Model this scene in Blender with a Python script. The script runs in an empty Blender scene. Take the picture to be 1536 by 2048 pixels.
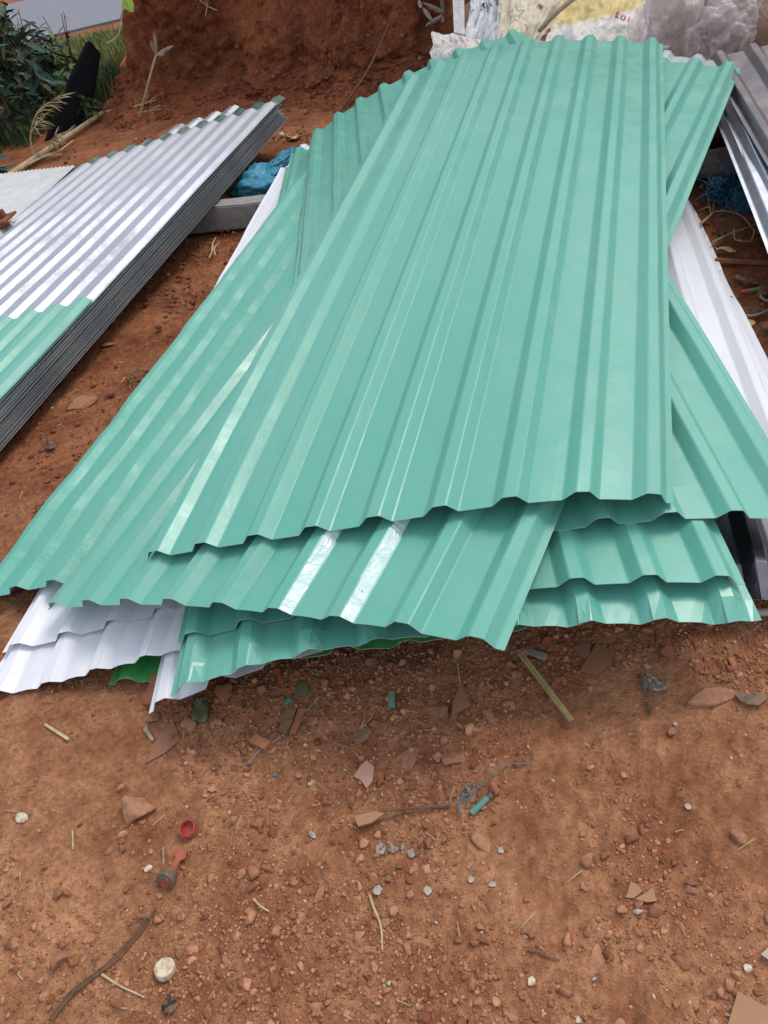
import bpy, bmesh, math, random
import numpy as np
from mathutils import Matrix, Vector, Euler

random.seed(7)
RNG = np.random.default_rng(7)
SC = bpy.context.scene
COL = SC.collection

# ------------------------------------------------------------------ camera
F_PX, PITCH, CAM_H, ROLL = 1468.5, 0.73069, 1.24414, -0.226921
CT, ST, CR, SR = math.cos(PITCH), math.sin(PITCH), math.cos(ROLL), math.sin(ROLL)
R0, D0, FW = np.array([1., 0, 0]), np.array([0, -ST, -CT]), np.array([0, CT, -ST])
CAM_R, CAM_D = CR * R0 - SR * D0, SR * R0 + CR * D0
cam = bpy.data.cameras.new('camera')
cam.sensor_fit = 'AUTO'; cam.sensor_width = 36.0
cam.lens = F_PX / 2048 * 36.0
cam.clip_start, cam.clip_end = 0.02, 600
cam_o = bpy.data.objects.new('camera', cam); COL.objects.link(cam_o)
M = Matrix.Identity(4)
for i, v in enumerate((CAM_R, -CAM_D, -FW)):
    for j in range(3): M[j][i] = v[j]
M.translation = (0, 0, CAM_H)
cam_o.matrix_world = M
SC.camera = cam_o

# ------------------------------------------------------------------ light
SUN_AZ, SUN_EL = math.radians(58), math.radians(56)       # azimuth from +Y towards +X
w = bpy.data.worlds.new('World'); SC.world = w; w.use_nodes = True
nt = w.node_tree; nt.nodes.clear()
out = nt.nodes.new('ShaderNodeOutputWorld'); bg = nt.nodes.new('ShaderNodeBackground')
sky = nt.nodes.new('ShaderNodeTexSky'); sky.sky_type = 'NISHITA'; sky.sun_disc = False
sky.sun_elevation, sky.sun_rotation = SUN_EL, SUN_AZ
sky.air_density, sky.dust_density = 1.0, 3.0
mx = nt.nodes.new('ShaderNodeMixRGB'); mx.inputs[0].default_value = 0.5
tc = nt.nodes.new('ShaderNodeTexCoord'); nz = nt.nodes.new('ShaderNodeTexNoise')
nz.inputs['Scale'].default_value = 2.2; nz.inputs['Detail'].default_value = 5
rp = nt.nodes.new('ShaderNodeValToRGB')
rp.color_ramp.elements[0].position = .38; rp.color_ramp.elements[0].color = (.25, .25, .25, 1)
rp.color_ramp.elements[1].position = .62; rp.color_ramp.elements[1].color = (.8, .8, .8, 1)
mx.inputs[2].default_value = (7.0, 7.3, 7.9, 1)
nt.links.new(tc.outputs['Generated'], nz.inputs['Vector']); nt.links.new(nz.outputs['Fac'], rp.inputs[0])
nt.links.new(rp.outputs[0], mx.inputs[0]); nt.links.new(sky.outputs[0], mx.inputs[1])
nt.links.new(mx.outputs[0], bg.inputs[0]); bg.inputs[1].default_value = 0.125
nt.links.new(bg.outputs[0], out.inputs[0])
sun = bpy.data.lights.new('sun', 'SUN'); sun.energy = 1.2; sun.angle = math.radians(20); sun.color = (1, .96, .9)
sun_o = bpy.data.objects.new('sun', sun); COL.objects.link(sun_o)
sd = Vector((math.sin(SUN_AZ) * math.cos(SUN_EL), math.cos(SUN_AZ) * math.cos(SUN_EL), math.sin(SUN_EL)))
sun_o.rotation_euler = sd.to_track_quat('Z', 'Y').to_euler(); sun_o.location = (3, 3, 6)
SC.view_settings.view_transform = 'Standard'; SC.view_settings.look = 'None'
SC.view_settings.gamma = 1; SC.view_settings.use_curve_mapping = False
SC.view_settings.exposure = 0.28

# ------------------------------------------------------------------ helpers
def at(u, v, z=0.0):
    """point of the place seen at photo pixel (u, v) and standing z above the ground"""
    a, b = (u - 768) / F_PX, (v - 1024) / F_PX
    d = FW + a * CAM_R + b * CAM_D
    t = (z - CAM_H) / d[2]
    return np.array([0, 0, CAM_H]) + d * t
def at_y(u, v, y):
    a, b = (u - 768) / F_PX, (v - 1024) / F_PX
    d = FW + a * CAM_R + b * CAM_D
    return np.array([0, 0, CAM_H]) + d * (y / d[1])
def pxsize(p):                       # metres per photo pixel at point p
    return float((np.asarray(p) - [0, 0, CAM_H]) @ FW) / F_PX

def _h(ix, iy, iz, seed):
    n = (ix.astype(np.int64) * 374761393 + iy.astype(np.int64) * 668265263 + iz.astype(np.int64) * 2147483647 + seed * 1274126177) & 0xffffffff
    n = ((n ^ (n >> 13)) * 1274126177) & 0xffffffff
    n = ((n ^ (n >> 16)) * 2246822519) & 0xffffffff
    return ((n ^ (n >> 15)) & 0xffffff) / float(0xffffff)
def noise3(P, seed=0):
    P = np.asarray(P, float); i = np.floor(P).astype(np.int64); f = P - i; f = f * f * (3 - 2 * f)
    r = 0
    for dx in (0, 1):
        for dy in (0, 1):
            for dz in (0, 1):
                wgt = (f[:, 0] if dx else 1 - f[:, 0]) * (f[:, 1] if dy else 1 - f[:, 1]) * (f[:, 2] if dz else 1 - f[:, 2])
                r = r + wgt * _h(i[:, 0] + dx, i[:, 1] + dy, i[:, 2] + dz, seed)
    return r * 2 - 1
def fbm(P, seed=0, octv=4, gain=.5):
    a, s, r = 1.0, 1.0, 0
    for k in range(octv):
        r = r + a * noise3(np.asarray(P) * s + 17.3 * k, seed + k); a *= gain; s *= 2.03
    return r
def noise2(x, y, s, seed=0, octv=3, gain=.5):
    return fbm(np.stack([np.ravel(x) * s, np.ravel(y) * s, np.zeros(np.size(x)) + .5], 1), seed, octv, gain).reshape(np.shape(x))

def tag(o, label=None, cat=None, group=None, kind=None):
    if label: o['label'] = label
    if cat: o['category'] = cat
    if group: o['group'] = group
    if kind: o['kind'] = kind
    return o
def mesh_obj(name, V, Fc, mat, parent=None, smooth=False, loc=None, attr=None, mats=None, fm=None):
    V = np.asarray(V, float)
    if loc is None:
        loc = np.array([V[:, 0].mean(), V[:, 1].mean(), V[:, 2].min()]) if parent is None else np.zeros(3)
    loc = np.asarray(loc, float)
    me = bpy.data.meshes.new(name)
    if isinstance(Fc, np.ndarray):
        n, k = Fc.shape
        me.vertices.add(len(V)); me.vertices.foreach_set('co', (V - loc).astype(np.float32).ravel())
        me.loops.add(n * k); me.loops.foreach_set('vertex_index', Fc.astype(np.int32).ravel())
        me.polygons.add(n); me.polygons.foreach_set('loop_start', (np.arange(n) * k).astype(np.int32))
        me.polygons.foreach_set('loop_total', np.full(n, k, np.int32))
        me.update(calc_edges=True)
    else:
        me.from_pydata((V - loc).tolist(), [], Fc)
    if smooth: me.polygons.foreach_set('use_smooth', [True] * len(me.polygons))
    for m in (mats or [mat]): me.materials.append(m)
    if fm is not None: me.polygons.foreach_set('material_index', np.asarray(fm, np.int32))
    if attr is not None:
        a = me.color_attributes.new('tint', 'FLOAT_COLOR', 'POINT')
        a.data.foreach_set('color', np.asarray(attr, np.float32).ravel())
    me.validate(); me.update()
    o = bpy.data.objects.new(name, me); COL.objects.link(o)
    o.location = loc
    if parent is not None: o.parent = parent
    return o
def empty(name, loc, label, cat, group=None):
    o = bpy.data.objects.new(name, None); COL.objects.link(o); o.location = tuple(loc); o.empty_display_size = .05
    return tag(o, label, cat, group)
def grid_faces(n, m, off=0):          # n rows, m columns
    a = (np.arange(n - 1)[:, None] * m + np.arange(m - 1)[None]).ravel() + off
    return np.stack([a, a + 1, a + m + 1, a + m], 1)
def tube(pts, rad, seg=7, cap=True):
    pts = np.asarray(pts, float); n = len(pts)
    rad = np.broadcast_to(np.asarray(rad, float), (n,))
    tg = np.gradient(pts, axis=0); tg /= np.linalg.norm(tg, axis=1)[:, None] + 1e-12
    up = np.array([0, 0, 1.]) if abs(tg[0][2]) < .9 else np.array([1., 0, 0])
    V = []
    s = np.cross(tg[0], up); s /= np.linalg.norm(s)
    for i in range(n):
        s = s - tg[i] * (s @ tg[i]); s /= np.linalg.norm(s) + 1e-12
        b = np.cross(tg[i], s)
        a = np.linspace(0, 2 * math.pi, seg, endpoint=False)
        V.append(pts[i] + rad[i] * (np.cos(a)[:, None] * s + np.sin(a)[:, None] * b))
    V = np.vstack(V); Fc = []
    for i in range(n - 1):
        for j in range(seg):
            k = (j + 1) % seg
            Fc.append((i * seg + j, i * seg + k, (i + 1) * seg + k, (i + 1) * seg + j))
    if cap: Fc += [tuple(range(seg))[::-1], tuple((n - 1) * seg + j for j in range(seg))]
    return V, Fc
def spline(P, n=20):
    P = np.asarray(P, float)
    if len(P) < 3: return np.array([P[0] + (P[1] - P[0]) * t for t in np.linspace(0, 1, n)])
    Q = np.vstack([2 * P[0] - P[1], P, 2 * P[-1] - P[-2]]); o = []
    for k in range(len(P) - 1):
        p0, p1, p2, p3 = Q[k:k + 4]
        for t in np.linspace(0, 1, max(3, n // (len(P) - 1)), endpoint=False):
            o.append(.5 * (2 * p1 + (p2 - p0) * t + (2 * p0 - 5 * p1 + 4 * p2 - p3) * t * t + (3 * p1 - p0 - 3 * p2 + p3) * t ** 3))
    o.append(P[-1]); return np.array(o)
def merge(parts):
    V, Fc, o = [], [], 0
    for v, f in parts:
        V.append(np.asarray(v, float)); Fc += [tuple(int(i) + o for i in q) for q in f]; o += len(v)
    return np.vstack(V), Fc
def box(c, s, rot=None):
    V = np.array([(x, y, z) for x in (-.5, .5) for y in (-.5, .5) for z in (-.5, .5)]) * s
    if rot is not None: V = V @ np.asarray(rot).T
    return V + c, [(0, 1, 3, 2), (4, 6, 7, 5), (0, 4, 5, 1), (2, 3, 7, 6), (0, 2, 6, 4), (1, 5, 7, 3)]
def rotz(a): return np.array([[math.cos(a), -math.sin(a), 0], [math.sin(a), math.cos(a), 0], [0, 0, 1]])
def slab(poly, th):                   # closed plate from 3D polygon, thickness downward
    P = np.asarray(poly, float); n = len(P)
    V = np.vstack([P, P - [0, 0, th]])
    return V, [tuple(range(n)), tuple(range(2 * n - 1, n - 1, -1))] + [(i, n + i, n + (i + 1) % n, (i + 1) % n) for i in range(n)]
def ico(sub):
    bm = bmesh.new(); bmesh.ops.create_icosphere(bm, subdivisions=sub, radius=1)
    V = np.array([v.co[:] for v in bm.verts]); Fc = np.array([[v.index for v in f.verts] for f in bm.faces]); bm.free()
    return V, Fc
ICO = {k: ico(k) for k in (1, 2, 3, 4, 5)}

# ------------------------------------------------------------------ materials
def mat(name):
    m = bpy.data.materials.new(name); m.use_nodes = True; n = m.node_tree
    return m, n, n.nodes['Principled BSDF']
def N(n, t, **k):
    o = n.nodes.new(t)
    for a, b in k.items():
        if a in o.inputs: o.inputs[a].default_value = b
        else: setattr(o, a, b)
    return o
def noise_node(n, scale, detail=4, rough=.55, dist=0, coord='Object', stretch=None):
    tc = N(n, 'ShaderNodeTexCoord'); src = tc.outputs[coord]
    if stretch:
        mp = N(n, 'ShaderNodeMapping'); mp.inputs['Scale'].default_value = stretch; n.links.new(src, mp.inputs[0]); src = mp.outputs[0]
    t = N(n, 'ShaderNodeTexNoise', Scale=scale, Detail=detail, Roughness=rough, Distortion=dist); n.links.new(src, t.inputs['Vector'])
    return t
def ramp(n, src, stops):
    r = N(n, 'ShaderNodeValToRGB'); e = r.color_ramp.elements
    while len(e) < len(stops): e.new(.5)
    for k, (p, c) in enumerate(stops): e[k].position = p; e[k].color = (*c, 1) if len(c) == 3 else c
    n.links.new(src, r.inputs[0]); return r
def bump(n, src, strength, dist, bs, prev=None):
    b = N(n, 'ShaderNodeBump'); b.inputs['Strength'].default_value = strength; b.inputs['Distance'].default_value = dist
    n.links.new(src, b.inputs['Height'])
    if prev: n.links.new(prev.outputs[0], b.inputs['Normal'])
    if bs: n.links.new(b.outputs[0], bs.inputs['Normal'])
    return b
def simple(name, c, rough=.7, var=.25, scale=20, bstr=.3, bdist=.003, spec=.3, metal=0):
    m, n, b = mat(name); c = np.array(c)
    t = noise_node(n, scale, 5)
    r = ramp(n, t.outputs['Fac'], [(.3, tuple(c * (1 - var))), (.7, tuple(np.minimum(c * (1 + var), .95)))])
    n.links.new(r.outputs[0], b.inputs['Base Color']); b.inputs['Roughness'].default_value = rough
    b.inputs['Specular IOR Level'].default_value = spec; b.inputs['Metallic'].default_value = metal
    if 'plastic' in name or 'rubber' in name:        # soil smeared on litter
        dq = noise_node(n, 70, 5, .7); dq_r = ramp(n, dq.outputs['Fac'], [(.42, (0, 0, 0)), (.62, (.75, .75, .75))]); md = N(n, 'ShaderNodeMixRGB'); md.inputs[2].default_value = (.30, .14, .075, 1)
        n.links.new(dq_r.outputs[0], md.inputs[0]); n.links.new(r.outputs[0], md.inputs[1]); n.links.new(md.outputs[0], b.inputs['Base Color'])
    if bstr: bump(n, t.outputs['Fac'], bstr, bdist, b)
    return m
def math_(n, op, a, b):
    o = N(n, 'ShaderNodeMath', operation=op)
    for k, x in enumerate((a, b)):
        if hasattr(x, 'links'): n.links.new(x, o.inputs[k])
        else: o.inputs[k].default_value = x
    return o.outputs[0]
def painted(name, c, rough=.3, film=.5, coat=.35, dust=.5):
    """pre-painted roofing steel with a little dust and wrinkled protective film"""
    m, n, b = mat(name); c = np.array(c)
    t = noise_node(n, 2.5, 5, .6)
    r = ramp(n, t.outputs['Fac'], [(.3, tuple(c * .97)), (.7, tuple(c * 1.03))])
    d1 = noise_node(n, 9, 8, .72, .4)
    tcs = N(n, 'ShaderNodeTexCoord'); mps = N(n, 'ShaderNodeMapping'); mps.inputs['Rotation'].default_value = (0, 0, .42); mps.inputs['Scale'].default_value = (16, 1.3, 6)
    n.links.new(tcs.outputs['Object'], mps.inputs[0]); st_ = N(n, 'ShaderNodeTexNoise', Scale=1.6, Detail=7, Roughness=.7); n.links.new(mps.outputs[0], st_.inputs['Vector'])
    msk = noise_node(n, 1.7, 4, .6)
    dsum = math_(n, 'ADD', math_(n, 'MULTIPLY', st_.outputs['Fac'], .45), math_(n, 'ADD', math_(n, 'MULTIPLY', d1.outputs['Fac'], .3), math_(n, 'MULTIPLY', msk.outputs['Fac'], .3)))
    dr = ramp(n, dsum, [(.50, (0, 0, 0)), (.72, (dust, dust, dust))])
    mixd = N(n, 'ShaderNodeMixRGB'); mixd.inputs[2].default_value = (.44, .40, .34, 1)
    n.links.new(dr.outputs[0], mixd.inputs[0]); n.links.new(r.outputs[0], mixd.inputs[1])
    n.links.new(mixd.outputs[0], b.inputs['Base Color'])
    b.inputs['Specular IOR Level'].default_value = .5
    rr = ramp(n, d1.outputs['Fac'], [(.35, (rough * .8,) * 3), (.75, (min(1, rough * 1.7),) * 3)])
    n.links.new(rr.outputs[0], b.inputs['Roughness'])
    b.inputs['Coat Weight'].default_value = coat; b.inputs['Coat Roughness'].default_value = .22
    # wrinkles gathered in patches
    wv = noise_node(n, 13, 4, .55, 1.2)
    ab = math_(n, 'ABSOLUTE', math_(n, 'SUBTRACT', wv.outputs['Fac'], .5), 0)
    crease = ramp(n, ab, [(.0, (1, 1, 1)), (.045, (0, 0, 0))])
    pm = noise_node(n, 3.2, 2)
    pr = ramp(n, pm.outputs['Fac'], [(.52, (0, 0, 0)), (.68, (1, 1, 1))])
    hgt = math_(n, 'MULTIPLY', crease.outputs[0], pr.outputs[0])
    b1 = bump(n, hgt, .22 * film, .004, None)
    big = noise_node(n, 6, 2)
    b2 = bump(n, big.outputs['Fac'], .25 * film, .02, b, b1)
    n.links.new(b2.outputs[0], b.inputs['Coat Normal'])
    return m
MT_EDGE = None
TEAL = (.108, .385, .298)
MT = {
    'teal': painted('teal_paint', TEAL, .35, .22, .25, .16),
    'teal_film': painted('teal_paint_wrinkled_film', TEAL, .50, .8, .12, .16),
    'white': painted('white_paint', (.72, .73, .77), .38, .35, .2, .10),
    'leaf': painted('leaf_green_paint', (.035, .28, .06), .35, .3),
    'dgreen': painted('dark_green_paint', (.02, .10, .075), .4, .3),
}
def galvanised(name, c=(.62, .65, .70), rough=.34, dirt=.5, far=False):
    m, n, b = mat(name)
    tc = N(n, 'ShaderNodeTexCoord'); v = N(n, 'ShaderNodeTexVoronoi', Scale=60); n.links.new(tc.outputs['Object'], v.inputs['Vector'])
    sp = ramp(n, v.outputs['Color'], [(0, tuple(np.array(c) * .93)), (1, tuple(np.array(c) * 1.05))])
    d = noise_node(n, 3.5, 7, .65)
    dr = ramp(n, d.outputs['Fac'], [(.5, (0, 0, 0)), (.8, (dirt,) * 3)])
    mxx = N(n, 'ShaderNodeMixRGB'); mxx.inputs[2].default_value = (.34, .30, .29, 1)
    n.links.new(dr.outputs[0], mxx.inputs[0]); n.links.new(sp.outputs[0], mxx.inputs[1]); n.links.new(mxx.outputs[0], b.inputs['Base Color'])
    b.inputs['Metallic'].default_value = .95
    rr = ramp(n, d.outputs['Fac'], [(.35, (rough,) * 3), (.75, (min(1, rough * 1.9),) * 3)])
    n.links.new(rr.outputs[0], b.inputs['Roughness'])
    if far:                          # blends to a duller blue grey towards the bank end
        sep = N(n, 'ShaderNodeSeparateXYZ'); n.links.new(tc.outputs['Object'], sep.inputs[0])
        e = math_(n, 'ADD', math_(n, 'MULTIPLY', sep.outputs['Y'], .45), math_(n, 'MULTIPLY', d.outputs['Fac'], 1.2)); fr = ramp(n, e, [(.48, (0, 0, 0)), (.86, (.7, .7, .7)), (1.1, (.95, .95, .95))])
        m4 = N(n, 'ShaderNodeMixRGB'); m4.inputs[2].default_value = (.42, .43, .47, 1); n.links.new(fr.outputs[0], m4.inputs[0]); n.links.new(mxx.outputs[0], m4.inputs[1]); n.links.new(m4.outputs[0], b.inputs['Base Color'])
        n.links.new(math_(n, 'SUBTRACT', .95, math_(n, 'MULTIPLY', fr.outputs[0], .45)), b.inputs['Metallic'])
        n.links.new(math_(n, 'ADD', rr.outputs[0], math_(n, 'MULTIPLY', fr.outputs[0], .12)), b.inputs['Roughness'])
    big = noise_node(n, 8, 2); bump(n, big.outputs['Fac'], .2, .01, b)
    return m
MT['galv_far'] = galvanised('galvanised_steel_greyer_far', (.50, .54, .61), .33, .7, True)
MT['galv'] = galvanised('galvanised_steel', (.56, .60, .67), .33, .6)
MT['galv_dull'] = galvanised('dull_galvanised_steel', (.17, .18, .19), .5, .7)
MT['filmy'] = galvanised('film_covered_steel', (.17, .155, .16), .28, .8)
MT['shade_galv'] = galvanised('shiny_steel_painted_shade', (.13, .13, .15), .22, .3)  # shade and dark reflections put into the base colour of this steel
MT['cutedge'] = simple('bare_cut_steel', (.50, .52, .53), .4, .1, 30, 0, .5, .6)
MT['fibro'] = simple('weathered_grey_sheet', (.52, .53, .52), .6, .12, 12, .1, .002)
def soil(name, lo, hi, spots=True, bk=1.):
    m, n, b = mat(name)
    a = noise_node(n, 3.1, 8, .62); f = noise_node(n, 55, 6, .7); g = noise_node(n, 14, 5, .65)
    s = math_(n, 'ADD', math_(n, 'MULTIPLY', a.outputs['Fac'], .55), math_(n, 'MULTIPLY', g.outputs['Fac'], .45))
    r = ramp(n, s, [(.36, lo), (.5, tuple((np.array(lo) + hi) / 2)), (.64, hi)])
    r2 = ramp(n, f.outputs['Fac'], [(.3, (.58, .56, .54)), (.7, (1.34, 1.32, 1.3))])
    mu = N(n, 'ShaderNodeMixRGB', blend_type='MULTIPLY'); mu.inputs[0].default_value = 1
    n.links.new(r.outputs[0], mu.inputs[1]); n.links.new(r2.outputs[0], mu.inputs[2])
    last = mu.outputs[0]
    if spots:
        v = noise_node(n, 160, 2, .5)
        vr = ramp(n, v.outputs['Fac'], [(.71, (0, 0, 0)), (.75, (.55, .55, .55))])
        m2 = N(n, 'ShaderNodeMixRGB'); m2.inputs[2].default_value = (.55, .36, .24, 1)
        n.links.new(vr.outputs[0], m2.inputs[0]); n.links.new(last, m2.inputs[1]); last = m2.outputs[0]
    if spots:                       # deeper red, freshly dug soil towards the bank
        tq = N(n, 'ShaderNodeTexCoord'); sq_ = N(n, 'ShaderNodeSeparateXYZ'); n.links.new(tq.outputs['Object'], sq_.inputs[0])
        yy = math_(n, 'ADD', sq_.outputs['Y'], math_(n, 'MULTIPLY', a.outputs['Fac'], 1.6)); yr = ramp(n, math_(n, 'MULTIPLY', yy, .2), [(.36, (0, 0, 0)), (.56, (.8, .8, .8))])
        m3 = N(n, 'ShaderNodeMixRGB', blend_type='MULTIPLY'); m3.inputs[2].default_value = (.62, .48, .42, 1)
        n.links.new(yr.outputs[0], m3.inputs[0]); n.links.new(last, m3.inputs[1]); last = m3.outputs[0]
    n.links.new(last, b.inputs['Base Color']); b.inputs['Roughness'].default_value = .95; b.inputs['Specular IOR Level'].default_value = .15
    b1 = bump(n, g.outputs['Fac'], .7, .014 * bk, None); b2 = bump(n, f.outputs['Fac'], .9, .008 * bk, None, b1)
    f2 = noise_node(n, 210, 4, .7)
    tv_ = N(n, 'ShaderNodeTexCoord'); vo = N(n, 'ShaderNodeTexVoronoi', Scale=95 if spots else 40); n.links.new(tv_.outputs['Object'], vo.inputs['Vector'])
    crumb = math_(n, 'MULTIPLY', math_(n, 'SUBTRACT', 1.0, vo.outputs['Distance']), ramp(n, g.outputs['Fac'], [(.42, (.15, .15, .15)), (.6, (1, 1, 1))]).outputs[0])
    b3 = bump(n, crumb, .75, .006 * bk, None, b2); bump(n, f2.outputs['Fac'], .9, .0035 * bk, b, b3)
    return m
MT['ground'] = soil('red_dirt', (.22, .076, .034), (.56, .285, .148))
MT['bank'] = soil('dark_red_earth', (.15, .047, .026), (.46, .155, .066), False, 2.2)
def tinted(name, rough=.9, bstr=.6, scale=90):
    m, n, b = mat(name)
    a = N(n, 'ShaderNodeVertexColor', layer_name='tint'); t = noise_node(n, scale, 4, .6)
    r = ramp(n, t.outputs['Fac'], [(.3, (.75, .75, .75)), (.7, (1.2, 1.2, 1.2))])
    mu = N(n, 'ShaderNodeMixRGB', blend_type='MULTIPLY'); mu.inputs[0].default_value = 1
    n.links.new(a.outputs[0], mu.inputs[1]); n.links.new(r.outputs[0], mu.inputs[2])
    n.links.new(mu.outputs[0], b.inputs['Base Color']); b.inputs['Roughness'].default_value = rough; b.inputs['Specular IOR Level'].default_value = .2
    bump(n, t.outputs['Fac'], bstr, .004, b); return m
MT['stone'] = tinted('red_stone')
MT['leafm'] = tinted('leaf_surface', .5, .1, 30)
MT['wood'] = simple('weathered_wood', (.30, .235, .16), .8, .3, 40)
MT['redwood'] = simple('red_brown_wood', (.25, .10, .055), .8, .3, 30)
MT['straw'] = simple('dry_straw', (.46, .36, .2), .8, .25, 60)
MT['twig'] = simple('brown_twig', (.16, .085, .05), .9, .3, 60)
MT['greywood'] = simple('grey_beam_wood', (.27, .255, .24), .85, .2, 25)
MT['concrete'] = simple('weathered_concrete', (.36, .33, .28), .9, .25, 30, .5, .004)
MT['tile'] = simple('brown_tile', (.27, .125, .07), .6, .12, 14, .05)
MT['card'] = simple('brown_cardboard', (.36, .20, .11), .8, .1, 10, .1)
MT['red'] = simple('dull_red_plastic', (.42, .055, .045), .45, .15, 20, .05)
MT['rubber'] = simple('dusty_grey_rubber', (.13, .105, .085), .8, .3, 40)
MT['cream'] = simple('scuffed_cream_plastic', (.66, .58, .43), .5, .12, 25, .05)
MT['rust'] = simple('rusty_iron', (.20, .075, .035), .8, .35, 30, .5)
MT['black'] = simple('black_fabric', (.008, .009, .014), .85, .2, 60)
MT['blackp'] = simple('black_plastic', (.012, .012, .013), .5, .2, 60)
MT['greyleaf'] = simple('dry_grey_leaf', (.33, .28, .23), .8, .3, 60)
MT['brownleaf'] = simple('dry_brown_leaf', (.22, .13, .07), .8, .3, 60)
MT['paper'] = simple('white_litter', (.42, .36, .30), .7, .15, 60)
MT['tealp'] = simple('teal_plastic', (.05, .34, .27), .35, .2, 30, .1)
MT['blue'] = simple('blue_nylon', (.05, .26, .45), .5, .3, 40)
MT['bluethread'] = simple('blue_thread', (.10, .20, .22), .6, .3, 40)
MT['olive'] = simple('olive_green', (.11, .115, .05), .6, .25, 40)
MT['bamboo'] = simple('bamboo', (.30, .24, .095), .5, .3, 50)
MT['asphalt'] = simple('road_asphalt', (.20, .20, .23), .8, .12, 8)
MT['orange'] = simple('red_orange_plastic', (.55, .08, .05), .4, .1, 20, 0)
MT['greenp'] = simple('green_plastic', (.07, .26, .09), .4, .1, 20, 0)
def cloth(name, base, prints=(), wr=.5):
    m, n, b = mat(name)
    t = noise_node(n, 14, 5); r = ramp(n, t.outputs['Fac'], [(.3, tuple(np.array(base) * .78)), (.7, tuple(np.minimum(np.array(base) * 1.15, .9)))])
    last = r.outputs[0]
    for c, sc, lo, hi in prints:
        q = noise_node(n, sc, 2, .4, .6); qr = ramp(n, q.outputs['Fac'], [(lo, (0, 0, 0)), (hi, (1, 1, 1))])
        mm = N(n, 'ShaderNodeMixRGB'); mm.inputs[2].default_value = (*c, 1); n.links.new(qr.outputs[0], mm.inputs[0]); n.links.new(last, mm.inputs[1]); last = mm.outputs[0]
    n.links.new(last, b.inputs['Base Color']); b.inputs['Roughness'].default_value = .6
    w1 = noise_node(n, 18, 5, .6, 1.2); bump(n, w1.outputs['Fac'], wr, .02, b); return m
MT['sackw'] = cloth('white_woven_sack', (.62, .58, .54))
MT['sacky'] = cloth('printed_yellow_sack', (.66, .60, .52), [((.55, .38, .10), 2.6, .50, .56), ((.22, .06, .05), 5.5, .66, .69), ((.35, .33, .10), 7, .68, .71)])
MT['sackp'] = cloth('printed_feed_sack', (.60, .53, .40), [((.20, .055, .04), 5, .55, .58), ((.42, .36, .10), 4, .62, .66)])
MT['sackb'] = cloth('white_blue_sack', (.58, .58, .60), [((.10, .12, .30), 9, .64, .67)])
MT['sackd'] = cloth('black_printed_bag', (.03, .03, .033))
MT['brownbag'] = cloth('brown_cardboard_bag', (.22, .13, .08))
MT['ink_r'] = simple('red_ink', (.35, .04, .06), .6, .1, 20, 0)
MT['ink_w'] = simple('white_ink', (.7, .7, .7), .6, .1, 20, 0)
MT['ink_b'] = simple('dark_blue_ink', (.05, .06, .15), .6, .1, 20, 0)
def film(name, c, alpha, rough=.12, bs=.9, scale=16):
    m, n, b = mat(name)
    b.inputs['Base Color'].default_value = (*c, 1); b.inputs['Roughness'].default_value = rough
    t = noise_node(n, scale, 5, .6, 1.5)
    r = ramp(n, t.outputs['Fac'], [(.3, (alpha * .75,) * 3), (.7, (min(1, alpha * 1.3),) * 3)])
    n.links.new(r.outputs[0], b.inputs['Alpha']); bump(n, t.outputs['Fac'], bs, .02, b); return m
MT['clear'] = film('clear_pinkish_plastic', (.80, .70, .68), .34, .06, .9, 11)
MT['clearsheet'] = film('clear_roof_sheet', (.62, .68, .68), .55, .2, .1)
MT['bluebag'] = film('blue_plastic_bag', (.05, .32, .48), .85, .25)

# ------------------------------------------------------------------ ground
def g_height(x, y):
    x, y = np.asarray(x, float), np.asarray(y, float)
    z = .016 * noise2(x, y, 1.7, 3, 2) + .008 * noise2(x, y, 7, 5, 3) + .0035 * noise2(x, y, 28, 9, 3, .6)
    return z
def clumps(x, y): return noise2(x, y, 3.0, 21, 3)
xs = np.concatenate([-np.geomspace(1.5, 150, 60)[::-1], np.arange(-1.48, 1.75, .0085), np.geomspace(1.77, 150, 60)])
ys = np.concatenate([-np.geomspace(.3, 60, 14)[::-1], [-.1, .02], np.arange(.08, 2.1, .0085), np.arange(2.1, 7.4, .03), np.geomspace(7.45, 260, 50)])
X, Y = np.meshgrid(xs, ys)
Z = g_height(X, Y)
fade = np.clip((9 - np.hypot(X, Y)) / 4, 0, 1); Z = Z * fade
heap = np.clip(1 - np.maximum(np.abs(X - .25) - .9, 0) / .3, 0, 1) * np.clip((Y - .95) / .25, 0, 1) * np.clip((4.3 - Y) / .3, 0, 1)
Z = Z - .02 * heap
g = mesh_obj('ground', np.stack([X.ravel(), Y.ravel(), Z.ravel()], 1), grid_faces(len(ys), len(xs)), MT['ground'], smooth=True, loc=(0, 0, 0))
tag(g, kind='structure')
def gz(x, y):
    x = np.atleast_1d(np.asarray(x, float)); y = np.atleast_1d(np.asarray(y, float))
    return g_height(x, y)
def on_ground(u, v, dz=0):
    p = at(u, v, 0); p = at(u, v, float(gz(p[0], p[1])[0]))
    return p + [0, 0, dz]

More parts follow.
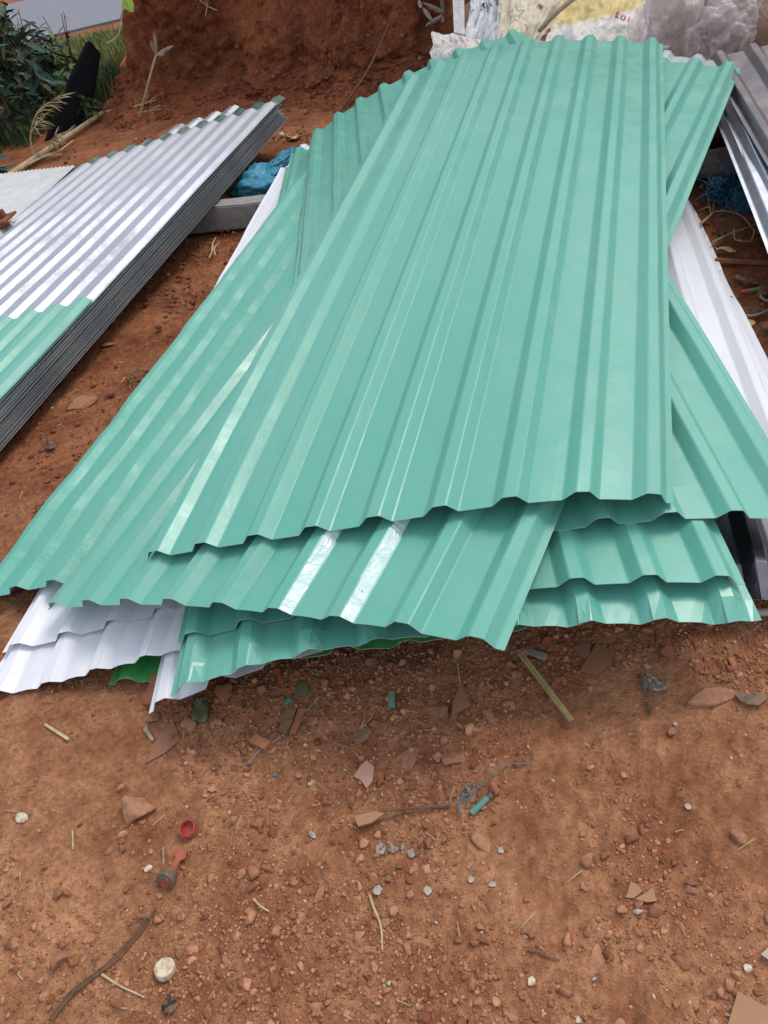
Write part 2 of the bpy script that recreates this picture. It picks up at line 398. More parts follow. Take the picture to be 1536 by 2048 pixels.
# bank of cut earth
toe = spline(np.array([(-1.66, 9.0, 0), (-1.60, 7.2, 0), (-1.44, 6.2, 0), (-.75, 5.98, 0), (-.28, 5.75, 0), (.16, 5.25, 0), (.6, 5.2, 0), (1.1, 5.0, 0), (2.0, 4.5, 0), (3.2, 4.2, 0), (5.5, 4.0, 0), (9, 3.8, 0)]), 330)
seg = np.concatenate([[0], np.cumsum(np.hypot(*np.diff(toe[:, :2], axis=0).T))])
L = np.arange(0, seg[-1], .02); tx = np.interp(L, seg, toe[:, 0]); ty = np.interp(L, seg, toe[:, 1])
dx, dy = np.gradient(tx), np.gradient(ty); ln = np.hypot(dx, dy); nx, ny = -dy / ln, dx / ln
k = np.ones(41) / 41; nx = np.convolve(np.pad(nx, 20, 'edge'), k, 'valid'); ny = np.convolve(np.pad(ny, 20, 'edge'), k, 'valid')
prof = np.array([(-.05, -.05), (.25, .05), (.48, .16), (.58, .36), (.66, .7), (.74, 1.1), (.84, 1.45), (.98, 1.66), (1.2, 1.72), (1.45, 1.5), (1.7, -.1)])
pl = np.concatenate([[0], np.cumsum(np.hypot(*np.diff(prof, axis=0).T))])
tv = np.concatenate([np.arange(0, 2.1, .02), np.linspace(2.12, pl[-1], 60)])
pd, pz = np.interp(tv, pl, prof[:, 0]), np.interp(tv, pl, prof[:, 1])
BX = tx[None] + nx[None] * pd[:, None]; BY = ty[None] + ny[None] * pd[:, None]; BZ = np.repeat(pz[:, None], len(L), 1)
P = np.stack([BX.ravel(), BY.ravel(), BZ.ravel()], 1)
dis = .13 * fbm(P * [1.6, 1.6, 1.2], 31, 3) + .055 * fbm(P * [6, 6, 4], 37, 3) + .028 * fbm(P * [20, 20, 14], 41, 3, .65)
dis += .03 * fbm(P * [13, 13, 2.6], 71, 3) + .03 * np.round(2.5 * fbm(P * [4.5, 4.5, 6], 73, 2)) / 2.5
dis -= .07 * np.maximum(0, fbm(P * [2.2, 2.2, 3.2], 51, 2)) ** 1
dis = dis.reshape(BX.shape) * np.clip(tv[:, None] / .4, 0, 1)
BX -= nx[None] * dis; BY -= ny[None] * dis
BZ += .02 * noise2(BX, BY, 9, 61, 3)
o = mesh_obj('earth_bank', np.stack([BX.ravel(), BY.ravel(), BZ.ravel()], 1), grid_faces(len(tv), len(L)), MT['bank'], smooth=True, loc=(0, 0, 0))
tag(o, kind='structure')
BANK = np.stack([BX.ravel(), BY.ravel(), BZ.ravel()], 1)
def on_bank(u, v):                       # nearest bank vertex to the line of sight
    a, b = (u - 768) / F_PX, (v - 1024) / F_PX
    d = FW + a * CAM_R + b * CAM_D; d = d / np.linalg.norm(d)
    q = BANK - [0, 0, CAM_H]; t = q @ d; e = np.linalg.norm(q - t[:, None] * d, axis=1)
    c = np.where((e < .03) & (t > 0), t, 1e9); i = int(np.argmin(c))
    return BANK[i] if c[i] < 1e8 else BANK[int(np.argmin(e))]

# road far left behind the weeds
ra, rb = at(200, 150, 0), at(0, 40, 0)
rv, rf = merge([slab([(-30, 11.2, .03), (-1.0, 12.6, .03), (-1.0, 19.5, .03), (-30, 18.5, .03)], .15)])
tag(mesh_obj('road', rv, rf, MT['asphalt']), kind='structure')

# ------------------------------------------------------------------ loose stones
def facet(V, r, npl=7):
    D = r.normal(size=(npl, 3)); D /= np.linalg.norm(D, axis=1)[:, None]
    for d in D: V = V - np.maximum(0, V @ d - r.uniform(.28, .62))[..., None] * d
    return V
STONE_KINDS = {}
def kinds(sub, r):
    if sub not in STONE_KINDS:
        V0 = ICO[sub][0]; STONE_KINDS[sub] = np.array([facet(V0 * (1 + r.uniform(-.12, .12, (len(V0), 1))), r) * r.uniform(.7, 1.5, (1, 3)) for _ in range(60)])
    return STONE_KINDS[sub]
def stones(n, sub, xr, yr, size, seed, dens=None, zfun=None, cols=((.22, .080, .039), (.51, .25, .14))):
    r = np.random.default_rng(seed)
    x = r.uniform(*xr, n * 4); y = r.uniform(*yr, n * 4)
    if dens is not None:
        keep = r.uniform(0, 1, n * 4) < dens(x, y); x, y = x[keep][:n], y[keep][:n]
    else: x, y = x[:n], y[:n]
    n = len(x)
    s = size[0] * (size[1] / size[0]) ** (r.uniform(0, 1, n) ** 2.2)
    V0, F0 = ICO[sub]; nv = len(V0)
    A = r.normal(size=(n, 3, 3)); Q, _ = np.linalg.qr(A)
    sc = r.uniform(.6, 1.15, (n, 1, 3))
    V = kinds(sub, r)[r.integers(0, 60, n)] * sc * 1.15 if sub > 1 else V0[None] * (1 + r.uniform(-.3, .22, (n, nv, 1))) * sc
    V = np.einsum('nij,nvj->nvi', Q, V); V[:, :, 2] *= .8
    V = V * s[:, None, None]
    z = (zfun or gz)(x, y) + s * .16
    V += np.stack([x, y, z], 1)[:, None]
    Fc = (F0[None] + (np.arange(n) * nv)[:, None, None]).reshape(-1, 3)
    t = r.uniform(0, 1, (n, 1)); c = np.array(cols[0]) * (1 - t) + np.array(cols[1]) * t
    odd = r.uniform(0, 1, n) < .012; c[odd] = (.5, .42, .34)
    c = np.concatenate([c, np.ones((n, 1))], 1)
    return V.reshape(-1, 3), Fc, np.repeat(c, nv, 0)
def dens_front(x, y):
    d = .22 + .8 * clumps(x, y) + .35 * noise2(x, y, 11, 91, 2)
    d += .5 * np.exp(-((x + .22) / .36) ** 2) * (y < 1.2)
    d -= .45 * np.clip((x - .02) / .2, 0, 1) * (y < .8)
    d += .35 * np.exp(-((y - (.86 - .15 * x)) / .16) ** 2)
    d -= .3 * np.exp(-((x + .66) / .1) ** 2 - ((y - .9) / .16) ** 2)
    return np.clip(d * 1.35 - .12, .02, 1)
sv, sf, sc_ = stones(42000, 1, (-1.05, .75), (.12, 1.25), (.0009, .0046), 11, dens_front)
tag(mesh_obj('gravel', sv, sf, MT['stone'], loc=(0, 0, 0), attr=sc_), kind='stuff', label='fine red brown gravel scattered over the dirt')
sv, sf, sc_ = stones(34000, 1, (-1.05, .75), (.12, 1.3), (.0006, .0022), 12, lambda x, y: np.clip(.55 + .5 * noise2(x, y, 6, 95, 3), .1, 1))
tag(mesh_obj('soil_grains', sv, sf, MT['stone'], loc=(0, 0, 0), attr=sc_), kind='stuff', label='fine soil grains covering the bare dirt')
sv, sf, sc_ = stones(3000, 2, (-1.05, .75), (.12, 1.25), (.004, .0115), 13, dens_front)
tag(mesh_obj('gravel', sv, sf, MT['stone'], loc=(0, 0, 0), attr=sc_), kind='stuff', label='coarse red brown gravel scattered over the dirt')
sv, sf, sc_ = stones(11000, 1, (-1.6, 2.3), (1.2, 6.0), (.003, .016), 17, lambda x, y: np.clip(.4 + .8 * clumps(x, y), .06, 1), cols=((.13, .045, .024), (.30, .115, .06)))
tag(mesh_obj('soil_crumbs', sv, sf, MT['stone'], loc=(0, 0, 0), attr=sc_), kind='stuff', label='crumbled red soil on the ground between the heaps')
# clods on the bank
r = np.random.default_rng(23)
front = np.where((BANK[:, 1] < 6.4) & (BANK[:, 2] < 1.3) & (BANK[:, 0] > -1.4) & (BANK[:, 0] < 2.2))[0]
pick = r.choice(front, 4200); wgt = r.uniform(0, 1, 4200) < np.clip(.30 + .35 * BANK[pick, 0] + 1.2 * (BANK[pick, 2] < .22), .15, 1)
pick = pick[wgt]; n = len(pick); V0, F0 = ICO[1]; nv = len(V0)
s = .006 * (4.2) ** (r.uniform(0, 1, n) ** 2.5)
V = V0[None] * (1 + r.uniform(-.28, .2, (n, nv, 1))) * r.uniform(.6, 1.2, (n, 1, 3)) * s[:, None, None] + BANK[pick][:, None]
t = r.uniform(0, 1, (n, 1)); c = np.array((.11, .036, .02)) * (1 - t) + np.array((.30, .11, .052)) * t
c = np.repeat(np.concatenate([c, np.ones((n, 1))], 1), nv, 0)
tag(mesh_obj('bank_rubble', V.reshape(-1, 3), (F0[None] + (np.arange(n) * nv)[:, None, None]).reshape(-1, 3), MT['stone'], loc=(0, 0, 0), attr=c), kind='stuff', label='clods and stones stuck in the cut earth bank')

def rock(u, v, px, label, group=None, flat=.7, long_=1.0, ang=0., tint=.5, seed=0, name='stone'):
    p = on_ground(u, v); s = px * pxsize(p) * .5
    V, Fc = ICO[3]; V = V.copy()
    V = facet(V, np.random.default_rng(seed + 400), 9) * 1.25
    V = V * (1 + .2 * fbm(V * 1.3 + seed * 3.7, seed, 2)[:, None] + .07 * fbm(V * 5 + seed, seed + 5, 2)[:, None])
    V = V * [long_, 1, flat] * s; V = V @ rotz(ang).T
    V = V + p + [0, 0, s * flat * .35]
    c = np.array((.20, .08, .042)) * (1 - tint) + np.array((.45, .23, .13)) * tint
    return tag(mesh_obj(name, V, Fc, MT['stone'], attr=np.tile([*c, 1], (len(V), 1))), label, 'stone', group)
BIG = [(270, 1628, 60, .8, 1.05, .3, .8, 'largest reddish rock on the dirt, left of the red cap'),
       (125, 1918, 42, .8, 1, .2, .6, 'tan rounded rock by the long dark vine at lower left'),
       (1190, 1921, 46, .4, 1.1, 1.2, .75, 'pale flat rock sunk in the bare dirt at lower right'),
       (1473, 1673, 34, .7, 1, .3, .7, 'tan rock by itself near the right edge of the dirt'),
       (968, 1696, 34, .45, 1.9, -.9, .7, 'long slanted ochre stone below the teal tube'),
       (883, 1424, 56, .4, 1, .4, .35, 'broad flat rock just left of the pointed brown shard'),
       (980, 1434, 30, .5, 1.1, .1, .55, 'brown stone between the pointed shard and the bamboo strip'),
       (1428, 1396, 62, .35, 1.9, -.25, .7, 'long flat ochre rock beside the dark curved shard'),
       (818, 1516, 52, .4, 1, .9, .5, 'wide flat rock, left one of the pair under the shards'),
       (905, 1516, 44, .4, 1, .5, .6, 'wide flat rock, right one of the pair under the shards'),
       (445, 1391, 46, .55, 1, .5, .3, 'dark red rock close to the white sheet corner'),
       (375, 1451, 34, .6, 1.1, .2, .6, 'tan rock beside the green leaf scraps'),
       (520, 1379, 32, .8, .8, .1, .4, 'upright red stone left of the olive green cap'),
       (1343, 1464, 26, .6, 1, .1, .6, 'tan stone below the heap of grey dry leaves'),
       (217, 1756, 26, .6, .7, .1, .2, 'dark narrow red stone left of the red handled plug'),
       (640, 1791, 28, .7, 1.2, .3, .6, 'oblong tan stone right of the short pale twig')]
for i, (u, v, px, fl, lg, an, ti, lb) in enumerate(BIG): rock(u, v, px, lb, None, fl, lg, an, ti, i)
SMALL = [(452, 1923, 27), (527, 1928, 19), (612, 1761, 19), (115, 1796, 22), (137, 1788, 17), (245, 1578, 17), (555, 1618, 23), (655, 1606, 19), (700, 1600, 21), (377, 1711, 16),
         (220, 1701, 19), (245, 1703, 21), (25, 1886, 26), (192, 1918, 19), (360, 1913, 19), (830, 1738, 21), (775, 1846, 21), (1165, 1773, 20), (1210, 1708, 22), (1380, 1781, 22),
         (1175, 1861, 21), (988, 1391, 22), (1100, 1401, 21), (1298, 1399, 20), (435, 1446, 26), (490, 1504, 22), (675, 1486, 24), (650, 1369, 21), (505, 1419, 21), (305, 1436, 30),
         (70, 1560, 16), (1300, 1300, 24), (1250, 1330, 18), (940, 1330, 20), (760, 1340, 18), (560, 1470, 18), (320, 1795, 15), (410, 1590, 15), (470, 1640, 14), (590, 1860, 17),
         (720, 1680, 16), (800, 1640, 20), (840, 1690, 18), (780, 1760, 20), (850, 1650, 17), (1390, 1290, 18), (1500, 1360, 16), (690, 1380, 22), (745, 1450, 20), (600, 1340, 16)]
for i, (u, v, px) in enumerate(SMALL):
    rock(u, v, px, 'small reddish brown stone lying loose on the dirt before the sheets', 'small loose stones before the sheets', .7, random.uniform(.85, 1.2), random.uniform(0, 3), random.uniform(.2, .8), 50 + i)
CLODS = [(165, 803, 50, 'flat pale clod between the grey stack and teal heap'), (265, 575, 20, 'small clod by the shaded side of the grey stack'), (215, 690, 22, 'lump of red soil below the edge of the grey stack')]
for i, (u, v, px, lb) in enumerate(CLODS): rock(u, v, px, lb, None, .3, 1.5, .3, .5, 120 + i, 'clod')

# ------------------------------------------------------------------ roofing sheets
CELL = .012; HX0, HY0, HNX, HNY = -1.8, .4, 330, 340
HM = np.full((HNX, HNY), 9.0)
def prof9(s):                       # nine trapezoid ribs, 125 mm apart
    u = np.mod(s, .125); h = np.interp(u, [0, .0205, .0445, .065, .125], [0, 1, 1, 0, 0]) * .021
    return np.where((s < 0) | (s > 1.066), 0, h)
def knots9():
    k = [-.012]
    for i in range(9):
        a = .125 * i
        for c in (0, .0205, .0445, .065): k += [a + c - .0016, a + c + .0016]
        k += [a + .085, a + .105] if i < 8 else []
    return np.array(k + [1.08])
def curve4(s, p):
    S = np.linspace(-.1, 1.2, 131); a = p[0] + p[1] * (S - .53) + p[2] * (S - .53) ** 2 + p[3] * (S - .53) ** 3
    Xc, Zc = np.cumsum(np.cos(a)) * .01, np.cumsum(np.sin(a)) * .01
    Xc -= np.interp(.53, S, Xc); Zc -= np.interp(.53, S, Zc)
    return np.interp(s, S, Xc), np.interp(s, S, Zc)
def surf9(p):
    def f(s, t):
        x, y, z, yaw, pit, Ln = p[:6]; ax = np.array([-math.sin(yaw), math.cos(yaw), 0])
        E = []
        for e in (0, 1):
            Xc, Zc = curve4(s, [*p[6:9], p[14]] if e == 0 else [*p[9:12], 0])
            q = (s - .53) ** 2 * p[13] if e == 0 else 0
            B = np.stack([Xc * math.cos(yaw), Xc * math.sin(yaw), Zc], -1) + [x, y, z] + ((s - .53) * p[12] + q)[..., None] * ax
            if e: B = B + Ln * (ax * math.cos(pit) + np.array([0, 0, math.sin(pit)]))
            E.append(B)
        return E[0] * (1 - t[..., None]) + E[1] * t[..., None]
    return f
def surf4(FL, FR, BL, BR, W):
    FL, FR, BL, BR = (np.asarray(q, float) for q in (FL, FR, BL, BR))
    def f(s, t):
        a = (s / W)[..., None]; t = t[..., None]
        return (FL * (1 - a) + FR * a) * (1 - t) + (BL * (1 - a) + BR * a) * t
    return f
def maxf(a, r0, r1):
    o = a.copy()
    for i in range(-r0, r0 + 1):
        for j in range(-r1, r1 + 1):
            o = np.maximum(o, np.roll(np.roll(a, i, 0), j, 1)) if (i or j) else o
    return o
def blur(a, r, axis):
    k = np.ones(2 * r + 1) / (2 * r + 1); pad = [(0, 0), (0, 0)]; pad[axis] = (r, r)
    b = np.pad(a, pad, 'edge'); return np.apply_along_axis(lambda v: np.convolve(v, k, 'valid'), axis, b)
TH = .0012
def sheet(name, surf, prof, knots, m, label, group=None, nt_=70, t0=0., t1=1., settle=True, rad=2, floor=.006, dent=.0012, seed=0, wall=None, cat='roofing sheet'):
    T = np.linspace(t0, t1, nt_); S, TT = np.meshgrid(knots, T)
    B = surf(S, TT)
    if settle:
        # press the sheet down wherever it would cut through those lying on it
        gs = np.linspace(knots[0], knots[-1], 92); gt = np.linspace(t0, t1, 110); gS, gT = np.meshgrid(gs, gt)
        G = surf(gS, gT); zc = G[..., 2] + prof(gS) + .002
        ix = np.clip(((G[..., 0] - HX0) / CELL).round().astype(int), 0, HNX - 1); iy = np.clip(((G[..., 1] - HY0) / CELL).round().astype(int), 0, HNY - 1)
        lift = np.maximum(0, zc - HM[ix, iy])
        lift = -blur(blur(maxf(lift, rad, rad), rad, 0), rad, 1)
        fi = np.interp(TT.ravel(), gt, np.arange(len(gt))); fj = np.interp(S.ravel(), gs, np.arange(len(gs)))
        i0 = np.clip(fi.astype(int), 0, len(gt) - 2); j0 = np.clip(fj.astype(int), 0, len(gs) - 2); a = fi - i0; b = fj - j0
        lf = lift[i0, j0] * (1 - a) * (1 - b) + lift[i0 + 1, j0] * a * (1 - b) + lift[i0, j0 + 1] * (1 - a) * b + lift[i0 + 1, j0 + 1] * a * b
        B[..., 2] += lf.reshape(S.shape)
        B[..., 2] = np.maximum(B[..., 2], g_height(B[..., 0], B[..., 1]) + floor)
        dS, dT = np.meshgrid(np.arange(knots[0], knots[-1], .004), np.linspace(t0, t1, 300))
        D = surf(dS, dT); fi = np.interp(dT.ravel(), gt, np.arange(len(gt))).round().astype(int); fj = np.interp(dS.ravel(), gs, np.arange(len(gs))).round().astype(int)
        dz = D[..., 2].ravel() + lift[fi, fj] + prof(dS).ravel() - .002
        ix = ((D[..., 0].ravel() - HX0) / CELL).round().astype(int); iy = ((D[..., 1].ravel() - HY0) / CELL).round().astype(int)
        ok = (ix >= 0) & (ix < HNX) & (iy >= 0) & (iy < HNY); np.minimum.at(HM, (ix[ok], iy[ok]), dz[ok])
    du = np.gradient(B, axis=1) / (np.gradient(knots)[None, :, None] + 1e-9); dv = np.gradient(B, axis=0)
    Nn = np.cross(du, dv); Nn /= np.linalg.norm(Nn, axis=-1)[..., None] + 1e-12
    PB = B.reshape(-1, 3)
    d = dent * fbm(PB * [9, 9, 9], seed + 70, 3).reshape(S.shape) + dent * 2.0 * noise2(S, TT * 3, 2.5, seed + 90, 2)
    top = B + Nn * (prof(S) + d)[..., None]
    bot = top - Nn * TH
    n, mm = S.shape; V = np.vstack([top.reshape(-1, 3), bot.reshape(-1, 3)]); off = n * mm
    f1 = grid_faces(n, mm); f2 = grid_faces(n, mm, off)[:, ::-1]
    e = []
    for i in range(n - 1):
        for c, fl in ((0, 1), (mm - 1, 0)):
            q = [i * mm + c, (i + 1) * mm + c, (i + 1) * mm + c + off, i * mm + c + off]; e.append(q if fl else q[::-1])
    for j in range(mm - 1):
        for rw, fl in ((0, 0), (n - 1, 1)):
            q = [rw * mm + j, rw * mm + j + 1, rw * mm + j + 1 + off, rw * mm + j + off]; e.append(q if fl else q[::-1])
    Fc = np.vstack([f1, f2, np.array(e)])
    mats, fm = [m, MT['cutedge']], np.zeros(len(Fc), int); fm[2 * len(f1):] = 1
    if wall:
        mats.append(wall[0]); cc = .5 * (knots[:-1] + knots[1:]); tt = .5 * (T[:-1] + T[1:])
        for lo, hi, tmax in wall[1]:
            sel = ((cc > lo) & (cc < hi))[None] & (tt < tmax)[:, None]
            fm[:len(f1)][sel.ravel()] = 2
    o = mesh_obj(name, V, Fc, m, mats=mats, fm=fm)
    try: o.data.polygons.foreach_set('use_smooth', [False] * len(Fc))
    except Exception: pass
    return tag(o, label, cat, group)
PAR = {
'DG': [-.1421, .9182, .0808, -.2366, -.0123, 2.5037, .1031, -.3296, -.5165, .0192, -.0576, -.0173, .062, .076, .0849],
'W2': [-.0201, .8929, .1291, -.1193, -.0234, 2.5024, .0083, -.5073, .22, .045, .0368, .0066, .0785, -.0143, -.1148],
'WR': [.3156, .9448, .1324, -.3112, .0244, 2.4354, -.0902, -.2396, .1733, -.0376, -.9412, -.5193, -.0024, .0026, -.0504],
'W1': [-.4371, 1.002, .1121, -.2968, .0196, 2.9316, .2167, -.1763, -.6968, .0532, .0449, .0086, .1022, -.0827, .2294],
'W1a': [-.401, 1.1006, .1203, -.3104, .0205, 2.9792, .2044, -.1928, -.6429, .0472, .035, .0064, .0947, -.1049, .3325],
'G2': [.0525, .8173, .1995, -.1345, .0043, 2.9391, -.021, -.3817, .5593, .1078, .083, -.0934, -.0088, -.051, -.2556],
'G1': [.0566, .8866, .2151, -.1432, .0012, 2.994, .0509, -.3125, -.0515, .1036, .0769, -.0877, -.0493, .022, -.6601],
'T3': [-.5765, 1.2157, .1374, -.4658, .0665, 2.642, .2156, -.1387, -.1249, .0704, -.3479, -.0118, .0564, -.1009, -.07],
'T4': [.2677, .963, .2421, -.1022, .0587, 2.9313, -.032, -.3581, -.2451, .236, -.3704, .0915, .0161, -.0235, -.0716],
'T2': [-.345, .9731, .2281, -.6035, .0775, 2.8815, .1686, -.3655, -.0838, -.16, -.3001, .5022, .1011, .012, -.2824],
'T1': [-.0234, 1.0319, .2966, -.4053, .0828, 2.6748, .1154, -.2749, -.5481, -.0568, -.5956, .5845, .1732, .1499, -1.4583],
}
GR = 'ribbed roofing sheets piled in the middle heap'
K9 = knots9()
def s9(key, m, label, seed, smax=9, **k):
    return sheet('roofing_sheet', surf9(PAR[key]), prof9, K9[K9 < smax], m, label, GR, seed=seed, **k)
def glint_film():
    m, n, b = mat('loose_film_painted_glint'); b.inputs['Base Color'].default_value = (.66, .82, .78, 1); b.inputs['Roughness'].default_value = .2  # whitish base colour paints the bright reflection into the loose film
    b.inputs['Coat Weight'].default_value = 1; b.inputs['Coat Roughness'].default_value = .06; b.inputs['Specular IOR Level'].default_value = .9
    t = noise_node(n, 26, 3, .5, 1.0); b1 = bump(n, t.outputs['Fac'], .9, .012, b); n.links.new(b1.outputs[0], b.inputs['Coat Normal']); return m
s9('T1', MT['teal'], 'topmost turquoise ribbed sheet lying across the whole heap', 11)
s9('T2', MT['teal'], 'turquoise sheet with two film strips painted pale as glints on its ribs, second from the top', 10, wall=(glint_film(), [(.125 * 5 + .046, .125 * 5 + .0635, .11), (.125 * 6 + .046, .125 * 6 + .0635, .14)]))
cl = list(PAR['T2']); cl[0] += .05; cl[1] += .075; cl[2] -= .004
tcl = surf9(cl)
sheet('clear_roofing_sheet', tcl, prof9, K9[(K9 > .66) & (K9 < 1.0)], MT['clearsheet'], 'clear plastic ribbed sheet poking out behind the turquoise heap', None, 30, .7, 1.0, seed=15)
s9('T4', MT['teal'], 'turquoise sheet turned to the right, passing off the right edge of the photo', 9)
s9('T3', MT['teal_film'], 'creased turquoise sheet reaching farthest to the left of the heap', 8, dent=.0035, t1=.94)
s9('G1', MT['teal'], 'turquoise sheet nested just behind the lowest turquoise front edge', 7, rad=1)
s9('G2', MT['teal'], 'lowest turquoise sheet, its front edge nearest the bare dirt', 6, rad=1)
s9('W1a', MT['white'], 'white ribbed sheet nested on top of the other white one at left', 5, floor=.012)
s9('W1', MT['white'], 'white ribbed sheet with its front edge lowest at the left of the heap', 4)
s9('WR', MT['white'], 'white ribbed sheet, upper one of the two at the right side of the heap', 3, t0=.16)
wr = list(PAR['WR']); wr[0] += .06; wr[2] -= .008; wr[3] += .024; PAR['WR1'] = wr
s9('WR1', MT['white'], 'white ribbed sheet, lower one of the two at the right side of the heap', 12, t0=.17)
s9('WR', MT['shade_galv'], 'shiny sheet, coloured dark as if in shade, whose front end shows under the right turquoise edges', 14, smax=1.0)
s9('W2', MT['white'], 'white ribbed sheet whose sharp front corner touches the dirt under the turquoise sheets', 2, rad=1)
s9('DG', MT['leaf'], 'leaf green ribbed sheet at the very bottom, only its front edge peeking out', 1, smax=.93)

# left stack of galvanised sheets
def profG(s):
    u = np.mod(s, .115); return np.interp(u, [0, .03, .05, .085, .105, .115], [0, 0, 1, 1, 0, 0]) * .018
def knotsG(W):
    k = [0]
    a = 0
    while a < W:
        for c in (.03, .05, .085, .105): k += [a + c - .0015, a + c + .0015]
        a += .115
    return np.array([q for q in k if q < W - .002] + [W])
GW = 1.265
gBR, gBL = np.array([-.067, 4.67, .255]), np.array([-1.33, 4.86, .11])
gFR = gBR + np.array([-.82, -1.98, -.088]) * 1.55; gFL = gBL + np.array([-.70, -2.06, -.0]) * 1.55
KG = knotsG(GW)
back_off = {0: 0, 1: .14, 2: .32, 3: .05}
names = {0: 'topmost galvanised corrugated sheet of the left stack, shiny towards the front',
         1: 'dark green corrugated sheet peeking out behind the top of the left stack',
         2: 'galvanised sheet sticking out farthest at the back of the left stack',
         6: 'dark green sheet edge in the upper half of the left stack', 7: 'dark green sheet edge just under another green one in the left stack',
         14: 'bottom sheet of the left stack, resting on the grey beam'}
LS = np.linalg.norm(gBR - gFR)
for k in range(14, -1, -1):
    j = RNG.uniform(-.004, .004, 2); dz = -.0060 * k - (.003 if k else 0)
    bo = back_off.get(k, RNG.uniform(-.04, .02))
    off = np.array([j[0] + .0026 * k, j[1], dz])
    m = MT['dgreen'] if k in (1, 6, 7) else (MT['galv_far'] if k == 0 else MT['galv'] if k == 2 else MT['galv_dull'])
    kn = KG[(KG > .50) & (KG < .92)] if k == 2 else KG
    sheet('galvanised_sheet', surf4(gFL + off, gFR + off, gBL + off, gBR + off, GW), profG, kn, m,
          names.get(k, 'galvanised corrugated sheet inside the left stack, only its edge showing'), 'corrugated sheets in the left stack', 36, t1=1 + bo / LS, settle=False, dent=.0005 if k else .0009, seed=20 + k, cat='corrugated sheet')
tg = (2.72 - gFR[1]) / (gBR[1] - gFR[1])
offt = np.array([-.003, 0, .0045])
sheet('roofing_sheet', surf4(gFL + offt, gFR + offt, gBL + offt, gBR + offt, GW), profG, KG, MT['teal'], 'turquoise corrugated sheet laid over the front of the left galvanised stack', None, 24, 0, tg, False, .0012, 44)
# small pale corrugated sheet further left
def profS(s): return .0045 * (1 + np.sin(2 * math.pi * s / .03))
KS = np.arange(0, .66, .005)
a, b = at(150, 332, .11), at(28, 445, .13); q = at(-20, 352, .09); q2 = q + (b - a)
for k in (2, 1, 0):
    dzk = np.array([0.004 * k, 0, -.014 * k])
    sheet('pale_corrugated_sheet', surf4(q2 + dzk, b + dzk, q + dzk, a + dzk, .655), profS, KS, MT['fibro'] if k == 0 else MT['galv_dull'],
          ('pale finely corrugated sheet on top at the far left', 'middle sheet of the small pale pile at far left', 'bottom sheet of the small pale pile at far left')[k], 'small pale corrugated pile', 14, settle=False, seed=60 + k, cat='corrugated sheet')
# right stack, wrapped in dusty film
KR = K9
def rs(BL, dirv, lat, Ln, m, label, seed, bow=0.):
    BL = np.array(BL, float); dirv = np.array(dirv, float); dirv /= np.linalg.norm(dirv); lat = np.array(lat, float); lat /= np.linalg.norm(lat)
    return sheet('roofing_sheet', surf4(BL + dirv * Ln, BL + dirv * Ln + lat * 1.08, BL, BL + lat * 1.08, 1.08), prof9, KR, m, label, 'dusty grey sheets stacked at the right edge', 40, settle=False, seed=seed)
rs((1.73, 3.30, .275), (-.235, -.76, -.085), (.95, -.29, .02), 2.2, MT['galv'], 'grey galvanised sheet, lowest of the stack at the right edge', 31)
rs((1.725, 3.27, .315), (-.18, -.66, -.095), (.96, -.26, .05), 2.2, MT['galv'], 'grey galvanised sheet in the middle of the stack at the right edge', 32)
rs((1.715, 3.24, .365), (-.135, -.60, -.095), (.965, -.25, .06), 2.2, MT['filmy'], 'dusty film covered sheet on top of the stack at the right edge', 33)

# supports under the heaps
def beam(p0, p1, wd, ht, m, label, name, cat):
    p0, p1 = np.array(p0), np.array(p1); d = p1 - p0; a = math.atan2(d[1], d[0]); ln_ = np.linalg.norm(d)
    bm = bmesh.new(); bmesh.ops.create_cube(bm, size=1)
    bmesh.ops.scale(bm, vec=(ln_, wd, ht), verts=bm.verts); bmesh.ops.bevel(bm, geom=bm.edges[:], offset=.006, segments=2, affect='EDGES')
    bmesh.ops.subdivide_edges(bm, edges=[e for e in bm.edges if e.calc_length() > .5], cuts=24)
    V = np.array([v.co[:] for v in bm.verts]); bm.verts.index_update(); Fc = [tuple(v.index for v in f.verts) for f in bm.faces]; bm.free()
    V = V + .003 * fbm(V * 9, 4, 3)[:, None]
    V = V @ rotz(a).T + (p0 + p1) / 2 + [0, 0, ht / 2]
    return tag(mesh_obj(name, V, Fc, m), label, cat)
beam((-1.45, 4.02, -.01), (.75, 3.31, -.01), .10, .115, MT['greywood'], 'grey square beam propping up the backs of both heaps', 'wooden_beam', 'beam')
v_, f_ = tube(spline([(.85, 3.17, .05), (1.6, 2.965, .052), (2.6, 2.74, .05)], 30), .052, 20)
v_ = v_ + .0025 * fbm(v_ * 14, 8, 3)[:, None]
tag(mesh_obj('concrete_pole', v_, f_, MT['concrete'], smooth=True), 'round weathered pole lying under the right side of the heap', 'pole')

# ------------------------------------------------------------------ small things on the dirt
def lathe(profile, seg=28):
    prf = np.array(profile, float); a = np.linspace(0, 2 * math.pi, seg, endpoint=False); n = len(prf)
    V = np.stack([prf[:, 0][:, None] * np.cos(a), prf[:, 0][:, None] * np.sin(a), np.repeat(prf[:, 1][:, None], seg, 1)], -1).reshape(-1, 3)
    Fc = [(i * seg + j, i * seg + (j + 1) % seg, (i + 1) * seg + (j + 1) % seg, (i + 1) * seg + j) for i in range(n - 1) for j in range(seg)]
    return V, Fc + [tuple(range(seg))[::-1], tuple((n - 1) * seg + j for j in range(seg))]
def euler(x, y, z): return np.array(Euler((x, y, z)).to_matrix())
def put(name, VF, u, v, m, label, cat, rot=(0, 0, 0), dz=0., group=None, smooth=False):
    V, Fc = VF; V = np.asarray(V) @ euler(*rot).T; p = on_ground(u, v)
    V = V - [0, 0, V[:, 2].min()] + p + [0, 0, dz]
    return tag(mesh_obj(name, V, Fc, m, smooth=smooth), label, cat, group)
